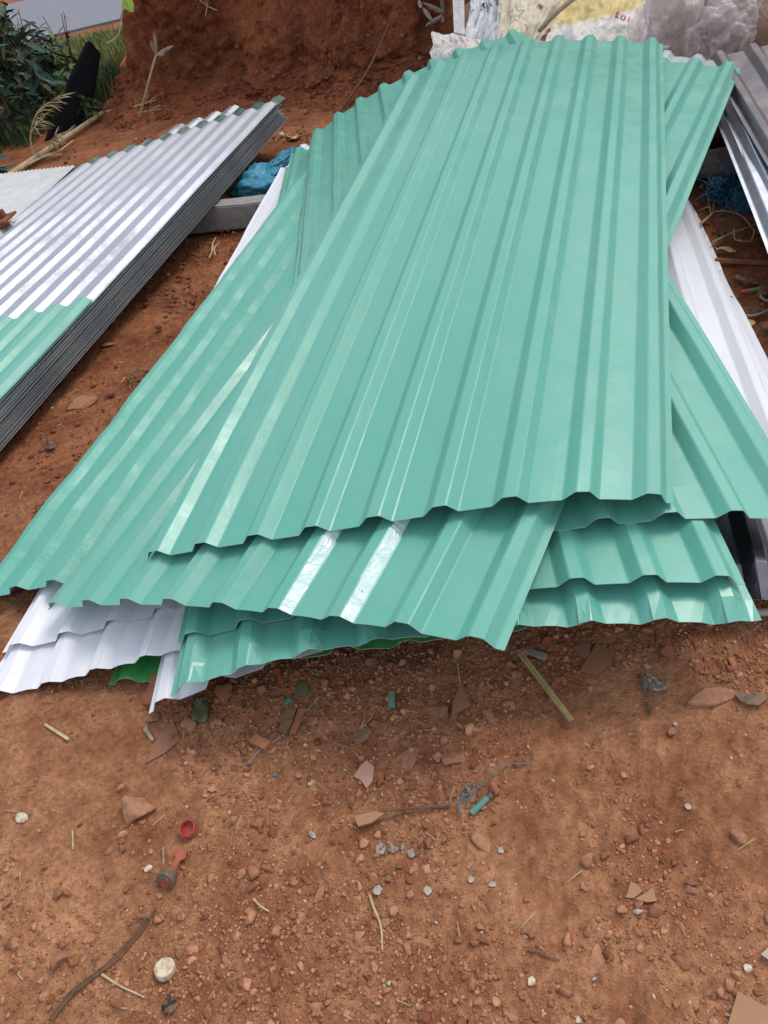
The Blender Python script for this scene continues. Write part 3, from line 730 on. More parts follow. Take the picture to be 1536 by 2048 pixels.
R = 41 * pxsize(on_ground(335, 1940)) / 2
put('bottle_cap', lathe([(0, 0), (R * .95, 0), (R, .001), (R, .010), (R * .95, .0125), (R * .80, .0128), (R * .78, .0118), (0, .0118)]), 333, 1944, MT['cream'], 'scuffed cream bottle cap lying face up at lower left', 'bottle cap', (-.25, .1, 0), -.002)
R = 34 * pxsize(on_ground(381, 1660)) / 2
put('bottle_cap', lathe([(0, 0), (R * .96, 0), (R, .001), (R, .0145), (R * .93, .0155), (R * .86, .0145), (R * .84, .003), (0, .003)]), 381, 1662, MT['red'], 'red plastic cap lying open side up like a small dish', 'bottle cap', (.1, -.12, 0), -.001)
put('bottle_cap', lathe([(0, 0), (.0145, 0), (.015, .001), (.015, .008), (.014, .0092), (0, .0096)]), 605, 1382, MT['olive'], 'olive green cap in the shade of the sheets', 'bottle cap', (.2, .1, 0), -.002)
# stopper with red handle
p = on_ground(337, 1774); s = pxsize(p)
plug = empty('stopper', p, 'grey rubber stopper with a red plastic handle, on its side', 'stopper')
dirv = at(368, 1700, .01) - at(340, 1765, .01); dirv[2] = 0; dirv /= np.linalg.norm(dirv); ang = math.atan2(dirv[1], dirv[0])
R = 20 * s
V, Fc = lathe([(0, 0), (R * .55, 0), (R * .6, .002), (R * .95, .002), (R, .004), (R * .8, .021), (R * .75, .022), (0, .022)])
V = V @ euler(0, math.pi / 2 + .4, ang).T; V = V - [0, 0, V[:, 2].min()]
mesh_obj('rubber_plug', V, Fc, MT['rubber'], plug)
V, Fc = lathe([(0, 0), (R * .5, 0), (R * .5, .003), (0, .003)], 16); V = (V - [0, 0, .0022]) @ euler(0, math.pi / 2 + .4, ang).T + [0, 0, R * .95]
mesh_obj('bore', V, Fc, MT['red'], plug)
side = np.array([-dirv[1], dirv[0], 0])
hp = [(.016, -.0048), (.042, -.0055), (.047, -.0125), (.057, -.011), (.060, -.002), (.058, .0095), (.051, .0115), (.047, .0055), (.016, .0048)]
hpts = [dirv * a + side * b + np.array([0, 0, .010]) for a, b in hp]
V, Fc = slab(hpts, .004); mesh_obj('handle', V, Fc, MT['red'], plug)
# flat shards and chips: polygons in photo pixels
def shard(name, poly, m, label, cat, th=.004, lift=.006, tilt=0., group=None):
    P = []
    c = np.mean(poly, 0); z0 = float(gz(*at(*c)[:2])[0]) + lift
    for i, (u, v) in enumerate(poly): P.append(at(u, v, z0 + tilt * (v - c[1]) / 40))
    n = len(P)
    if np.cross(P[1] - P[0], P[2] - P[1])[2] < 0: P = P[::-1]
    V, Fc = slab(P, th); return tag(mesh_obj(name, V, Fc, m), label, cat, group)
shard('tile_shard', [(290, 1527), (318, 1470), (346, 1440), (360, 1478), (330, 1505)], MT['tile'], 'brown triangular tile shard below the white sheet corner', 'tile shard')
shard('tile_shard', [(707, 1552), (722, 1530), (733, 1520), (748, 1533), (745, 1560), (733, 1577), (722, 1560)], simple('pink_tile', (.42, .24, .18), .7, .12, 20), 'pinkish tile shard in the middle of the gravel', 'tile shard', lift=.008)
shard('tile_shard', [(903, 1432), (906, 1402), (922, 1368), (932, 1390), (941, 1410), (920, 1422)], MT['tile'], 'pointed brown shard left of the bamboo strip', 'tile shard', lift=.012, tilt=-.004)
shard('tile_shard', [(1160, 1340), (1175, 1315), (1192, 1288), (1210, 1292), (1222, 1305), (1222, 1325), (1206, 1338), (1195, 1348), (1178, 1344)], MT['tile'], 'large curved brown tile shard under the turquoise edge', 'tile shard', lift=.012)
shard('tile_shard', [(1146, 1294), (1165, 1284), (1182, 1288), (1180, 1308), (1170, 1318)], MT['tile'], 'smaller brown shard leaning on the large curved one', 'tile shard', lift=.008)
shard('tile_shard', [(1320, 1302), (1335, 1287), (1348, 1299), (1330, 1311)], simple('orange_tile', (.36, .14, .07), .7, .1, 20), 'small orange shard under the right turquoise edge', 'tile shard')
shard('tile_shard', [(1270, 1798), (1306, 1776), (1314, 1802), (1295, 1804)], MT['card'], 'flat tan triangular shard at middle right of the dirt', 'tile shard', lift=.008)
shard('tile_shard', [(1252, 1795), (1262, 1762), (1275, 1768), (1285, 1782), (1268, 1796)], MT['card'], 'tan shard tucked under the triangular one', 'tile shard', lift=.004)
shard('cardboard_piece', [(1455, 2052), (1476, 1982), (1512, 2002), (1560, 2026), (1560, 2075), (1480, 2075)], MT['card'], 'flat tan cardboard corner at the bottom right', 'cardboard', .004, .012)
shard('paper_scrap', [(1522, 1908), (1540, 1892), (1560, 1905), (1545, 1925)], MT['paper'], 'grey white scrap at the right edge near the bottom', 'scrap', .002, .008)
sp = empty('tile_shard', on_ground(735, 1638), 'tan pointed shard with a thin stick pinned under it', 'tile shard')
V, Fc = slab([at(u, v, .012) - np.array(sp.location) for u, v in ((708, 1632), (716, 1652), (742, 1645), (770, 1626), (748, 1622))], .005); mesh_obj('shard_body', V, Fc, MT['card'], sp)
tag(mesh_obj('twig', *tube(spline([at(765, 1622, .012), at(820, 1617, .01), at(900, 1610, .008)], 8), [.003] * 9, 6), MT['twig']), 'thin straight stick running right from the tan pointed shard', 'twig')
shard('dark_shard', [(1470, 1388), (1480, 1380), (1500, 1388), (1530, 1384), (1536, 1396), (1518, 1410), (1495, 1408), (1482, 1402)], MT['rubber'], 'dark curved shard beside the long flat rock at right', 'shard')
shard('brick_chip', [(497, 1482), (512, 1468), (541, 1482), (528, 1497)], simple('brick_orange', (.40, .16, .08), .9, .2, 30), 'orange brick chip below the olive cap', 'brick chip', .008, .014)
shard('wood_plank', [(286, 1408), (303, 1348), (322, 1350), (300, 1408)], MT['redwood'], 'red brown plank end under the white sheets', 'plank', .012, .018)
shard('wood_chip', [(88, 1450), (92, 1446), (139, 1476), (135, 1481)], MT['straw'], 'pale wood splinter on the bare dirt at left', 'wood splinter', .003, .006)
shard('wood_chip', [(286, 1460), (292, 1450), (308, 1478), (303, 1482)], MT['wood'], 'brown splinter beside the triangular tile shard', 'wood splinter', .004, .006)
shard('wood_chip', [(1047, 1300), (1060, 1297), (1095, 1308), (1090, 1318)], MT['greywood'], 'grey wood block in the shade by the bamboo strip', 'wood splinter', .008, .014)
shard('brown_leaf', [(558, 1462), (562, 1430), (580, 1415), (592, 1418), (583, 1445), (570, 1470)], MT['brownleaf'], 'dry brown leaf below the olive cap', 'leaf', .0015, .014, .004)
shard('wood_chip', [(578, 1466), (598, 1415), (612, 1418), (590, 1468)], simple('orange_wood', (.33, .13, .07), .8, .2, 30), 'orange wood chip beside the dry brown leaf', 'wood splinter', .004, .008)
shard('plastic_chip', [(776, 1414), (777, 1382), (789, 1381), (790, 1413)], MT['tealp'], 'small upright teal plastic strip in the shade', 'plastic strip', .004, .012)
shard('plastic_chip', [(548, 1340), (556, 1334), (566, 1362), (558, 1366)], MT['orange'], 'red plastic stick under the turquoise edge', 'plastic strip', .004, .012)
shard('wood_splinter', [(1369, 1762), (1390, 1761), (1401, 1768), (1380, 1770)], MT['redwood'], 'reddish splinter at right of the lower dirt', 'wood splinter', .004, .008)
# bamboo strip
a, b = at(1041, 1306, .02), at(1144, 1442, .008)
d = (b - a) / np.linalg.norm(b - a); sd_ = np.cross(d, [0, 0, 1]); sd_ /= np.linalg.norm(sd_)
P = []
for t in np.linspace(0, 1, 14):
    c = a + (b - a) * t; P.append([c + sd_ * wd * .0062 + np.array([0, 0, h]) for wd, h in ((-1, 0), (-.6, .004), (0, .0025), (.6, .004), (1, 0), (0, -.002))])
V = np.array(P).reshape(-1, 3); Fc = [(i * 6 + j, i * 6 + (j + 1) % 6, (i + 1) * 6 + (j + 1) % 6, (i + 1) * 6 + j) for i in range(13) for j in range(6)] + [(0, 1, 2, 3, 4, 5), tuple(range(83, 77, -1))]
tag(mesh_obj('bamboo_strip', V, Fc, MT['bamboo']), 'split yellow bamboo strip lying below the turquoise edge', 'bamboo strip')
# twigs, straws
def twig(pts, rpx, m, label, name='twig', cat='twig', lift=.004, seg=6, n=14, wob=.0, group=None):
    P = spline([on_ground(u, v, lift) for u, v in pts], n)
    if wob: P = P + wob * np.stack([noise3(P * 40, 3), noise3(P * 40, 4), .5 * noise3(P * 40, 5)], 1)
    r_ = rpx * pxsize(P[0]); return tag(mesh_obj(name, *tube(P, np.linspace(r_, r_ * .6, len(P)), seg), m), label, cat, group)
tw = empty('vine', on_ground(300, 1838), 'long dark dry vine curving down to the bottom left corner', 'vine'); lo = np.array(tw.location)
for i, off in enumerate((0, 5, -4)):
    P = spline([on_ground(u + off * .7, v + off * .5, .006) for u, v in ((298, 1840), (260, 1890), (215, 1935), (150, 1985), (105, 2040))], 20) - lo
    mesh_obj('strand', *tube(P + .002 * np.stack([noise3(P * 30 + i, 3)] * 3, 1), 1.9 * pxsize(lo), 6), MT['twig'], tw)
mesh_obj('knot', *tube(spline([on_ground(u, v, .008) - lo for u, v in ((300, 1842), (308, 1828), (316, 1818))], 6), 3.6 * pxsize(lo), 6), MT['twig'], tw)
mesh_obj('side_shoot', *tube(spline([on_ground(u, v, .008) - lo for u, v in ((268, 1842), (290, 1839), (306, 1838))], 6), 2 * pxsize(lo), 6), MT['twig'], tw)
twig([(206, 1950), (240, 1972), (291, 1996)], 2.6, MT['straw'], 'pale bent straw beside the dark vine')
twig([(508, 1800), (520, 1812), (540, 1824)], 3, MT['straw'], 'short pale twig left of the oblong stone', wob=.001)
twig([(740, 1792), (752, 1825), (764, 1860), (766, 1902)], 3, MT['straw'], 'tall thin straw at the edge of the gravel bed', wob=.001)
twig([(328, 1697), (329, 1735)], 2.6, MT['wood'], 'thin stick standing by the red handled plug')
twig([(550, 1968), (558, 1945), (568, 1922)], 2.5, MT['redwood'], 'thin reddish splinter near the bottom of the dirt')
twig([(1055, 1900), (1080, 1910), (1120, 1922)], 2.6, MT['twig'], 'dark twig on the bare dirt at bottom centre', wob=.001)
twig([(1475, 2038), (1450, 2030)], 3, MT['paper'], 'white stick by the cardboard corner at the bottom right')
twig([(495, 1530), (520, 1505), (570, 1468), (640, 1395)], 2.2, MT['greywood'], 'long thin grey stem crossing the gravel below the olive cap', wob=.002)
twig([(915, 1330), (918, 1350), (922, 1372)], 1.6, MT['straw'], 'thin straw above the pointed brown shard')
twig([(147, 1664), (148, 1700)], 2, MT['straw'], 'short straw standing near the large reddish rock')
twig([(705, 1478), (730, 1452), (745, 1436)], 1.6, MT['straw'], 'thin pale stem under the teal plastic strip')
# teal tube with blue thread
p = on_ground(960, 1612); tb = empty('plastic_tube', p, 'teal plastic lighter tube half buried in dirt', 'plastic tube'); lo = np.array(tb.location)
a, b = on_ground(943, 1630, .006), on_ground(976, 1600, .008)
mesh_obj('tube_body', *tube(spline([a - lo, b - lo], 8), .0055, 12), MT['tealp'], tb)
mesh_obj('metal_end', *tube(spline([b - lo, b + (b - a) * .25 - lo], 4), .005, 10), MT['rubber'], tb)
th_ = [(922, 1632), (918, 1612), (930, 1590), (945, 1600), (952, 1585), (938, 1570), (925, 1588), (935, 1606), (955, 1580), (985, 1555), (1010, 1535), (1040, 1530), (1070, 1525)]
tag(mesh_obj('thread', *tube(spline([on_ground(u, v, .009 + .004 * math.sin(i * 2.1)) for i, (u, v) in enumerate(th_)], 90), .0009, 5), MT['bluethread']), 'tangled blue nylon thread beside the teal tube', 'thread')
tag(mesh_obj('thread', *tube(spline([on_ground(u, v, .008 + .004 * math.sin(i * 1.7)) for i, (u, v) in enumerate([(918, 1625), (926, 1600), (940, 1592), (928, 1580), (950, 1572), (944, 1592), (932, 1618)])], 60), .0009, 5), MT['bluethread']), 'short curl of blue nylon thread left of the teal tube', 'thread')
# crumpled leaves and paper bits
def scrap(u, v, px, m, label, name, cat, seed, asp=1., curl=.5, group=None):
    if m is MT['paper']: px *= .75
    p = on_ground(u, v, .003); s = px * pxsize(p) * .5; n = 7
    A, B = np.meshgrid(np.linspace(-1, 1, n), np.linspace(-1, 1, n)); rr = np.maximum(np.abs(A), np.abs(B)) / (np.hypot(A, B) + 1e-9); A, B = A * rr, B * rr
    jit = 1 + .35 * noise2(A, B, 1.6, seed, 2)
    Zs = curl * np.abs(noise2(A, B, 1.1, seed + 3, 3)) + .1
    V = np.stack([(A * jit).ravel() * asp, (B * jit).ravel(), Zs.ravel()], 1) * s
    V = V @ rotz(seed * 1.3).T + p; off = len(V)
    V2 = np.vstack([V, V - [0, 0, .0007]]); f = grid_faces(n, n)
    rim = [i for i in range(n - 1)] + [n * (i + 1) - 1 for i in range(n - 1)] + [n * n - 1 - i for i in range(n - 1)] + [n * (n - 1 - i) for i in range(n - 1)]
    Fc = [tuple(q) for q in f.tolist()] + [tuple(q + off for q in qq[::-1]) for qq in f.tolist()] + [(rim[i], rim[i] + off, rim[(i + 1) % len(rim)] + off, rim[(i + 1) % len(rim)]) for i in range(len(rim))]
    return tag(mesh_obj(name, V2, Fc, m, smooth=True), label, cat, group)
rl = random.Random(9)
for i in range(20):
    scrap(1305 + rl.gauss(0, 17), 1372 + rl.gauss(0, 15), rl.uniform(12, 27), (MT['greyleaf'], MT['greyleaf'], MT['brownleaf'])[i % 3], 'curled grey dry leaf in the small heap right of the bamboo strip', 'dry_leaf', 'leaf', i + 203, rl.uniform(.35, .7), 1.1, 'grey dry leaves in one small heap')
for i in range(9):
    scrap(790 + rl.gauss(0, 26), 1704 + rl.gauss(0, 12), rl.uniform(9, 20), (MT['greyleaf'], MT['brownleaf'])[i % 2], 'ashy dry leaf flake in the middle gravel bed', 'dry_leaf', 'leaf', i + 243, rl.uniform(.35, .7), 1.0, 'ashy leaf flakes in the gravel bed')
scrap(725, 1475, 40, MT['brownleaf'], 'dry grey brown leaf above the pink tile shard', 'dry_leaf', 'leaf', 21, .7)
scrap(405, 1425, 52, MT['olive'], 'crumpled olive green leaf scraps below the white corner', 'green_leaf', 'leaf', 22, .7, .7)
scrap(395, 1412, 34, MT['olive'], 'smaller rolled green leaf leaning on the olive scraps', 'green_leaf', 'leaf', 27, .4, .9)
scrap(578, 1404, 16, MT['tealp'], 'torn green bit of plastic near the olive cap', 'plastic_bit', 'plastic', 23)
scrap(762, 1700, 20, MT['greyleaf'], 'ash grey crumpled leaf in the gravel bed', 'dry_leaf', 'leaf', 24)
scrap(824, 1708, 18, MT['greyleaf'], 'ash grey flaky scrap at the right of the gravel bed', 'dry_leaf', 'leaf', 25)
scrap(756, 1782, 26, MT['paper'], 'torn whitish scrap low in the gravel bed', 'paper_scrap', 'scrap', 26)
scrap(855, 1783, 22, MT['paper'], 'square white paper scrap at the edge of the gravel', 'paper_scrap', 'scrap', 31, 1, .2)
scrap(626, 1672, 26, MT['paper'], 'crumpled white scrap right of the red cap', 'paper_scrap', 'scrap', 32, .5, .8)
scrap(298, 1738, 18, MT['cream'], 'small pinkish cream flake left of the red handled plug', 'paper_scrap', 'scrap', 33, .7, .2)
scrap(942, 1761, 16, MT['paper'], 'round white chip near the centre of the dirt', 'paper_scrap', 'scrap', 34, 1, .5)
scrap(985, 1771, 20, MT['paper'], 'jagged white chip right of the round white one', 'paper_scrap', 'scrap', 35, .7, .6)
scrap(1002, 1702, 17, MT['paper'], 'white chip beside the long ochre stone', 'paper_scrap', 'scrap', 36, 1, .4)
scrap(1375, 1614, 16, MT['paper'], 'square white chip at right of the dirt', 'paper_scrap', 'scrap', 37, 1, .3)
scrap(1063, 1964, 18, MT['cream'], 'pale triangular flake near the bottom centre', 'paper_scrap', 'scrap', 38, .8, .2)
scrap(1495, 1938, 17, MT['cream'], 'cream flake above the cardboard corner', 'paper_scrap', 'scrap', 39, .9, .3)
scrap(625, 1568, 22, MT['paper'], 'white pebble like scrap above the gravel', 'paper_scrap', 'scrap', 40, .8, .6)
scrap(765, 1590, 14, MT['paper'], 'thin white sliver below the pink tile shard', 'paper_scrap', 'scrap', 41, .3, .2)
scrap(552, 1550, 9, MT['bluethread'], 'tiny blue plastic fleck in the gravel', 'plastic_bit', 'plastic', 42)
scrap(45, 1638, 20, MT['cream'], 'small pale chip near the left edge of the dirt', 'paper_scrap', 'scrap', 43, 1.5, .2)
scrap(343, 2010, 34, MT['blackp'], 'black burnt patch of ash below the cream cap', 'ash', 'ash', 44, 1, .3)
scrap(1350, 1450, 0 + 12, MT['paper'], 'tiny white flake below the grey leaf heap', 'paper_scrap', 'scrap', 45)
scrap(105, 895, 38, MT['blackp'], 'black twisted plastic bit on the dirt by the teal heap', 'plastic_bit', 'plastic', 46, .5, .6)
# white specks too many to count
r = np.random.default_rng(77); parts = []
for i in range(130):
    x, y = r.uniform(-.9, .7), r.uniform(.15, 1.2); s = r.uniform(.001, .0026)
    V0, F0 = ICO[1]; parts.append((V0 * [s * r.uniform(.6, 1.8), s, s * .4] @ rotz(r.uniform(0, 3)).T + [x, y, float(gz(x, y)[0]) + s * .3], F0.tolist()))
tag(mesh_obj('litter_specks', *merge(parts), MT['paper']), 'tiny white flakes sprinkled over the dirt', None, None, 'stuff')
parts = []
for i in range(420):
    x, y = r.uniform(-1.3, 2.0), r.uniform(.15, 5.5); a = r.uniform(0, 6.3); l_ = r.uniform(.008, .035); z = float(gz(x, y)[0]) + .002
    if -.6 < x < 1.5 and 1.2 < y < 3.4: continue
    dd = np.array([math.cos(a), math.sin(a), .1]) * l_; parts.append(tube([np.array([x, y, z]), np.array([x, y, z]) + dd * .5 + [0, 0, .002], np.array([x, y, z]) + dd], .0008 + .0004 * (y > 1.3), 4))
tag(mesh_obj('straw_litter', *merge(parts), MT['straw']), 'short dry straw bits scattered on the dirt', None, None, 'stuff')

# ------------------------------------------------------------------ between and behind the heaps
tag(mesh_obj('wire_loop', *tube(spline([on_ground(u, v, .006 + .01 * (i % 2)) for i, (u, v) in enumerate([(64, 1030), (78, 1032), (90, 1022), (95, 1012), (86, 1012), (76, 1022), (80, 1032)])], 30), .0016, 5), MT['blackp']), 'black wire loop on the dirt at the edge of the turquoise sheet', 'wire')
for i, (u, v) in enumerate([(420, 520), (425, 505), (432, 515), (265, 772), (272, 768)]):
    twig([(u, v), (u + 6 - 4 * i, v - 14), (u + 8, v - 26)], 1.6, MT['olive'] if i > 2 else MT['straw'], 'dry grass sprig on the dirt between the two heaps', 'grass_sprig', 'grass', .01, group='dry grass sprigs between the heaps')
p = at(565, 273, .0); V, Fc = ICO[3]
put('pebble', (V * [.02, .018, .014] * (1 + .1 * fbm(V, 3, 2)[:, None]), Fc), 565, 275, simple('white_pebble', (.6, .55, .46), .8, .1, 10), 'white pebble on the dirt behind the turquoise heap', 'stone', smooth=True)
scrap(590, 281, 34, MT['straw'], 'tan dry leaf beside the white pebble', 'dry_leaf', 'leaf', 52, .5, .8)
# crumpled bags
def crumple(name, c, r3, m, label, cat, seed, amp=.22, fr=2.2, sub=5, rot=0., group=None, floor=None, sq=.8, oc=4):
    V, Fc = ICO[sub]; V = V.copy(); V = np.sign(V) * np.abs(V) ** sq; V /= np.maximum(1e-6, np.linalg.norm(V, axis=1)[:, None]) ** .5
    w_ = fbm(V * fr + seed * 7.1, seed, 3); rid = 1 - 2 * np.abs(fbm(V * fr * (1.7 if oc > 3 else 1.25) * [1, 1, .5] + seed * 3, seed + 9, oc, .5))
    V = V * (1 + amp * w_ + amp * .5 * rid)[:, None] * r3; V = V @ rotz(rot).T + np.asarray(c)
    if floor is not None: V[:, 2] = np.maximum(V[:, 2], floor)
    return tag(mesh_obj(name, V, Fc, m, smooth=True), label, cat, group)
c = at(505, 368, .06)
crumple('plastic_bag', at(525, 365, .05), (.11, .15, .06), MT['bluebag'], 'crumpled blue plastic bag between the beam and the turquoise heap', 'plastic bag', 3, .35, 2.0, 4, -.6)
crumple('plastic_bag', at(563, 322, .06), (.035, .13, .03), MT['bluebag'], 'twisted blue bag handle at the back of the turquoise heap', 'plastic bag', 5, .3, 2.5, 4, -.5)
shard('paper_sheet', [(425, 405), (462, 365), (512, 338), (516, 370), (470, 402)], simple('tan_paper', (.42, .34, .24), .9, .25, 18, .8, .02), 'tan crumpled paper sheet behind the grey beam', 'paper', .006, .03)
# right hand corner litter
p0 = at(1425, 517, .012); p1 = at(1570, 522, .012)
beam((*p0[:2], -.002), (*p1[:2], -.002), .022, .012, MT['redwood'], 'thin red brown batten on the dirt at the right edge', 'wood_batten', 'batten')
p0 = at(1425, 440, .012); p1 = at(1540, 432, .012)
beam((*p0[:2], -.002), (*p1[:2], -.002), .04, .012, MT['redwood'], 'dark brown board behind the straw twine at right', 'wood_board', 'board')
pen = empty('lighter', on_ground(1500, 585), 'small red and green plastic stick on the dirt at right', 'plastic stick'); lo = np.array(pen.location)
a, b = on_ground(1481, 589, .008), on_ground(1530, 580, .008)
for nm, f0, f1, mm_ in (('red_end', 0, .33, MT['orange']), ('green_body', .33, .75, MT['greenp']), ('grey_tip', .75, 1, MT['rubber'])):
    mesh_obj(nm, *tube(spline([a + (b - a) * f0 - lo, a + (b - a) * f1 - lo], 5), .0065, 10), mm_, pen)
put('wood_disc', lathe([(0, 0), (.017, 0), (.018, .001), (.018, .005), (.017, .006), (0, .006)], 24), 1497, 648, simple('cut_wood', (.5, .31, .16), .7, .15, 30), 'round tan wood disc on the dirt at the right edge', 'wood disc')
twine = [(1398, 428), (1416, 428), (1420, 432), (1412, 388), (1426, 380), (1432, 392), (1425, 428), (1445, 436), (1468, 434), (1485, 450), (1504, 466), (1506, 476), (1500, 490), (1478, 496), (1468, 486), (1466, 474)]
tag(mesh_obj('straw_twine', *tube(spline([on_ground(u, v, .015 + .012 * (i % 2)) for i, (u, v) in enumerate(twine)], 120), .0022, 5), MT['straw']), 'loops of pale straw twine on the shaded dirt at right', 'twine')
twig([(1424, 496), (1460, 478), (1510, 460)], 3, MT['wood'], 'brown stick crossing the straw twine at right', lift=.02)
twig([(1400, 458), (1412, 448), (1424, 436)], 3, MT['straw'], 'short bent pale stick under the twine', lift=.02)
twig([(1345 + 55, 405), (1430, 400), (1455, 396)], 2.4, MT['twig'], 'dark twig in front of the blue net bundle', lift=.02)
twig([(1520, 598), (1528, 606), (1545, 608)], 3, MT['greywood'], 'pale crooked twig at the right edge below the batten', lift=.01)
twig([(1490, 640), (1515, 636), (1560, 615)], 3.5, MT['greywood'], 'grey branch beside the wood disc at right', lift=.012)
scrap(1450, 505, 40, MT['straw'], 'pale dry husk lying by the red batten', 'dry_husk', 'leaf', 61, .35, .5)
for i, (u, v, px) in enumerate([(1430, 545, 24), (1500, 570, 30), (1525, 592, 30), (1480, 560, 22), (1515, 625, 26), (1530, 655, 26), (1460, 600, 24), (1445, 470, 22), (1525, 470, 26)]):
    scrap(u, v, px, (MT['brownleaf'], MT['twig'], MT['redwood'])[i % 3], 'dark dry leaf among the litter at the right edge', 'dry_leaf', 'leaf', 70 + i, .7, .7, 'dark dry leaves at the right edge')
# fluffy blue net
r = np.random.default_rng(5); parts = []; cN = at(1450, 378, .05); cM = at(1492, 414, .02)
for i in range(170):
    cc, rad = (cN, .058) if i < 110 else (cM, .045)
    a = cc + r.normal(size=3) * [rad * .55, rad * .5, rad * .35]; a[2] = max(a[2], .01)
    P = [a]
    for q in range(4): P.append(P[-1] + r.normal(size=3) * rad * .32)
    P = spline(P, 12); P[:, 2] = np.maximum(P[:, 2], .005); parts.append(tube(P, .0011, 4, False))
net = empty('net_bundle', (cN[0], cN[1], 0), 'fluffy bundle of blue nylon net in front of the pole', 'net'); lo = np.array(net.location)
V, Fc = merge(parts); tag(mesh_obj('net_strands', V - lo, Fc, MT['blue'], net), None, None, None, 'stuff')
V, Fc = ICO[4]; V = V * (1 + .4 * fbm(V * 3, 8, 4)[:, None]) * [.05, .04, .04] + cN - lo; mesh_obj('net_core', V, Fc, simple('dark_blue_net', (.012, .06, .11), .8, .4, 40, 1, .01), net, smooth=True)
tag(mesh_obj('plastic_pipe', *tube(spline([at(1480, 1226, .015), at(1600, 1222, .015)], 6), .008, 12), MT['paper']), 'thin white pipe sticking out right of the lowest turquoise sheet', 'pipe')

# rusty bracket on the pale pile
p = at(5, 440, .16); rb = empty('rusty_bracket', p, 'rusty bent iron piece on the small pale pile at far left', 'iron piece'); lo = np.array(rb.location)
V, Fc = box((0, 0, 0), (.13, .10, .012), euler(.15, -.2, -.5)); mesh_obj('plate', V, Fc, MT['rust'], rb)
mesh_obj('pipe_end', *tube([np.array([-.1, -.07, -.015]), np.array([.035, -.035, -.005])], .02, 12), MT['rust'], rb)
V, Fc = box((-.02, .03, .02), (.09, .02, .035), euler(.1, -.2, -.5)); mesh_obj('lip', V, Fc, MT['rust'], rb)

# sticks, stalks, bamboo at the back left
P = np.array([at(18, 352, .03), at(110, 290, .03), at(205, 226, .04)]); tag(mesh_obj('bamboo_pole', *tube(spline(P, 16), np.linspace(.022, .016, 17), 10), simple('dry_bamboo', (.40, .31, .18), .6, .25, 20)), 'dry bamboo pole lying at the foot of the weeds', 'pole')
for i, (pts, m) in enumerate([([(85, 322), (120, 312), (150, 290)], 'straw'), ([(60, 338), (95, 322), (128, 318)], 'straw'), ([(140, 262), (160, 248), (185, 222)], 'straw'), ([(120, 290), (150, 262), (166, 240)], 'wood'), ([(215, 232), (240, 226), (280, 210)], 'straw')]):
    twig(pts, 2.5, MT[m], 'thin dry stick beside the bamboo pole', lift=.03, group='thin dry sticks by the bamboo pole')
def leaf_blade(base, tip, wdt, bend=.1, up=(0, 0, 1)):
    base, tip = np.array(base, float), np.array(tip, float); d = tip - base; s = np.cross(d, up); s /= np.linalg.norm(s) + 1e-9; n_ = np.cross(s, d); n_ /= np.linalg.norm(n_) + 1e-9
    V = []; k = 6
    for i in range(k + 1):
        t = i / k; wq = wdt * (math.sin(math.pi * min(1, t * .93 + .05)) ** .8) * .5; c = base + d * t + n_ * bend * np.linalg.norm(d) * (t - t * t) * 1.5
        V += [c - s * wq, c + n_ * wq * -.35, c + s * wq]
    return np.array(V), [q for i in range(k) for q in ((i * 3, i * 3 + 1, i * 3 + 4, i * 3 + 3), (i * 3 + 1, i * 3 + 2, i * 3 + 5, i * 3 + 4))]
b0 = on_bank(279, 225); yb = b0[1] - .05
st = empty('dead_stalk', b0, 'withered stalk with three pale blades in front of the bank', 'plant'); lo = np.array(st.location)
top = at_y(312, 110, yb - .08)
mesh_obj('stem', *tube(spline([b0 - lo, at_y(297, 165, yb - .06) - lo, top - lo], 12), [.009] * 13 if False else .008, 6), MT['straw'], st)
for tip in ((309, 62), (300, 80), (348, 91), (330, 108)):
    V, Fc = leaf_blade(top - lo, at_y(*tip, yb - .12) - lo, .024, .1, (0, 1, 0)); mesh_obj('blade', V, Fc, MT['greyleaf'], st)
for i, (u, v) in enumerate([(295, 218), (300, 205), (420, 18)]):
    bb = on_bank(u, v); bb = bb + [0, -.03, .01]; pr = []
    for q in range(5):
        a = random.uniform(0, 6.3); pr.append(tube([bb, bb + np.array([math.cos(a) * .09, -.04, .07 * math.sin(a) + .02])], .003, 4))
    tag(mesh_obj('straw_tuft', *merge(pr), MT['straw']), 'little tuft of broken straw on the bank', 'straw', 'straw tufts on the bank')
a, b = at_y(672, 222, 5.0), at_y(770, 36, 5.1)
a = on_bank(672, 222) + [0, -.06, .02]; b = on_bank(772, 36) + [0, -.05, 0]
tag(mesh_obj('root', *tube(spline([a, (a + b) / 2 + [.01, -.1, .0], b], 14), np.linspace(.009, .006, 15), 6), MT['twig']), 'thin dark root leaning against the earth bank', 'root')
bb = on_bank(858, 30); tp = empty('dry_grass', bb + [0, -.05, 0], 'withered grass blades on the bank left of the white sack', 'plant'); lo = np.array(tp.location)
for p0_, p1_ in (((893, 28), (850, 52)), ((893, 28), (845, 5)), ((888, 25), (882, -6)), ((893, 28), (884, 46)), ((845, 15), (865, 42)), ((838, 0), (842, 16))):
    V, Fc = leaf_blade(at_y(*p0_, lo[1] - .02) - lo, at_y(*p1_, lo[1] - .06) - lo, .028, .12, (0, 1, 0)); mesh_obj('blade', V, Fc, MT['greyleaf'], tp)

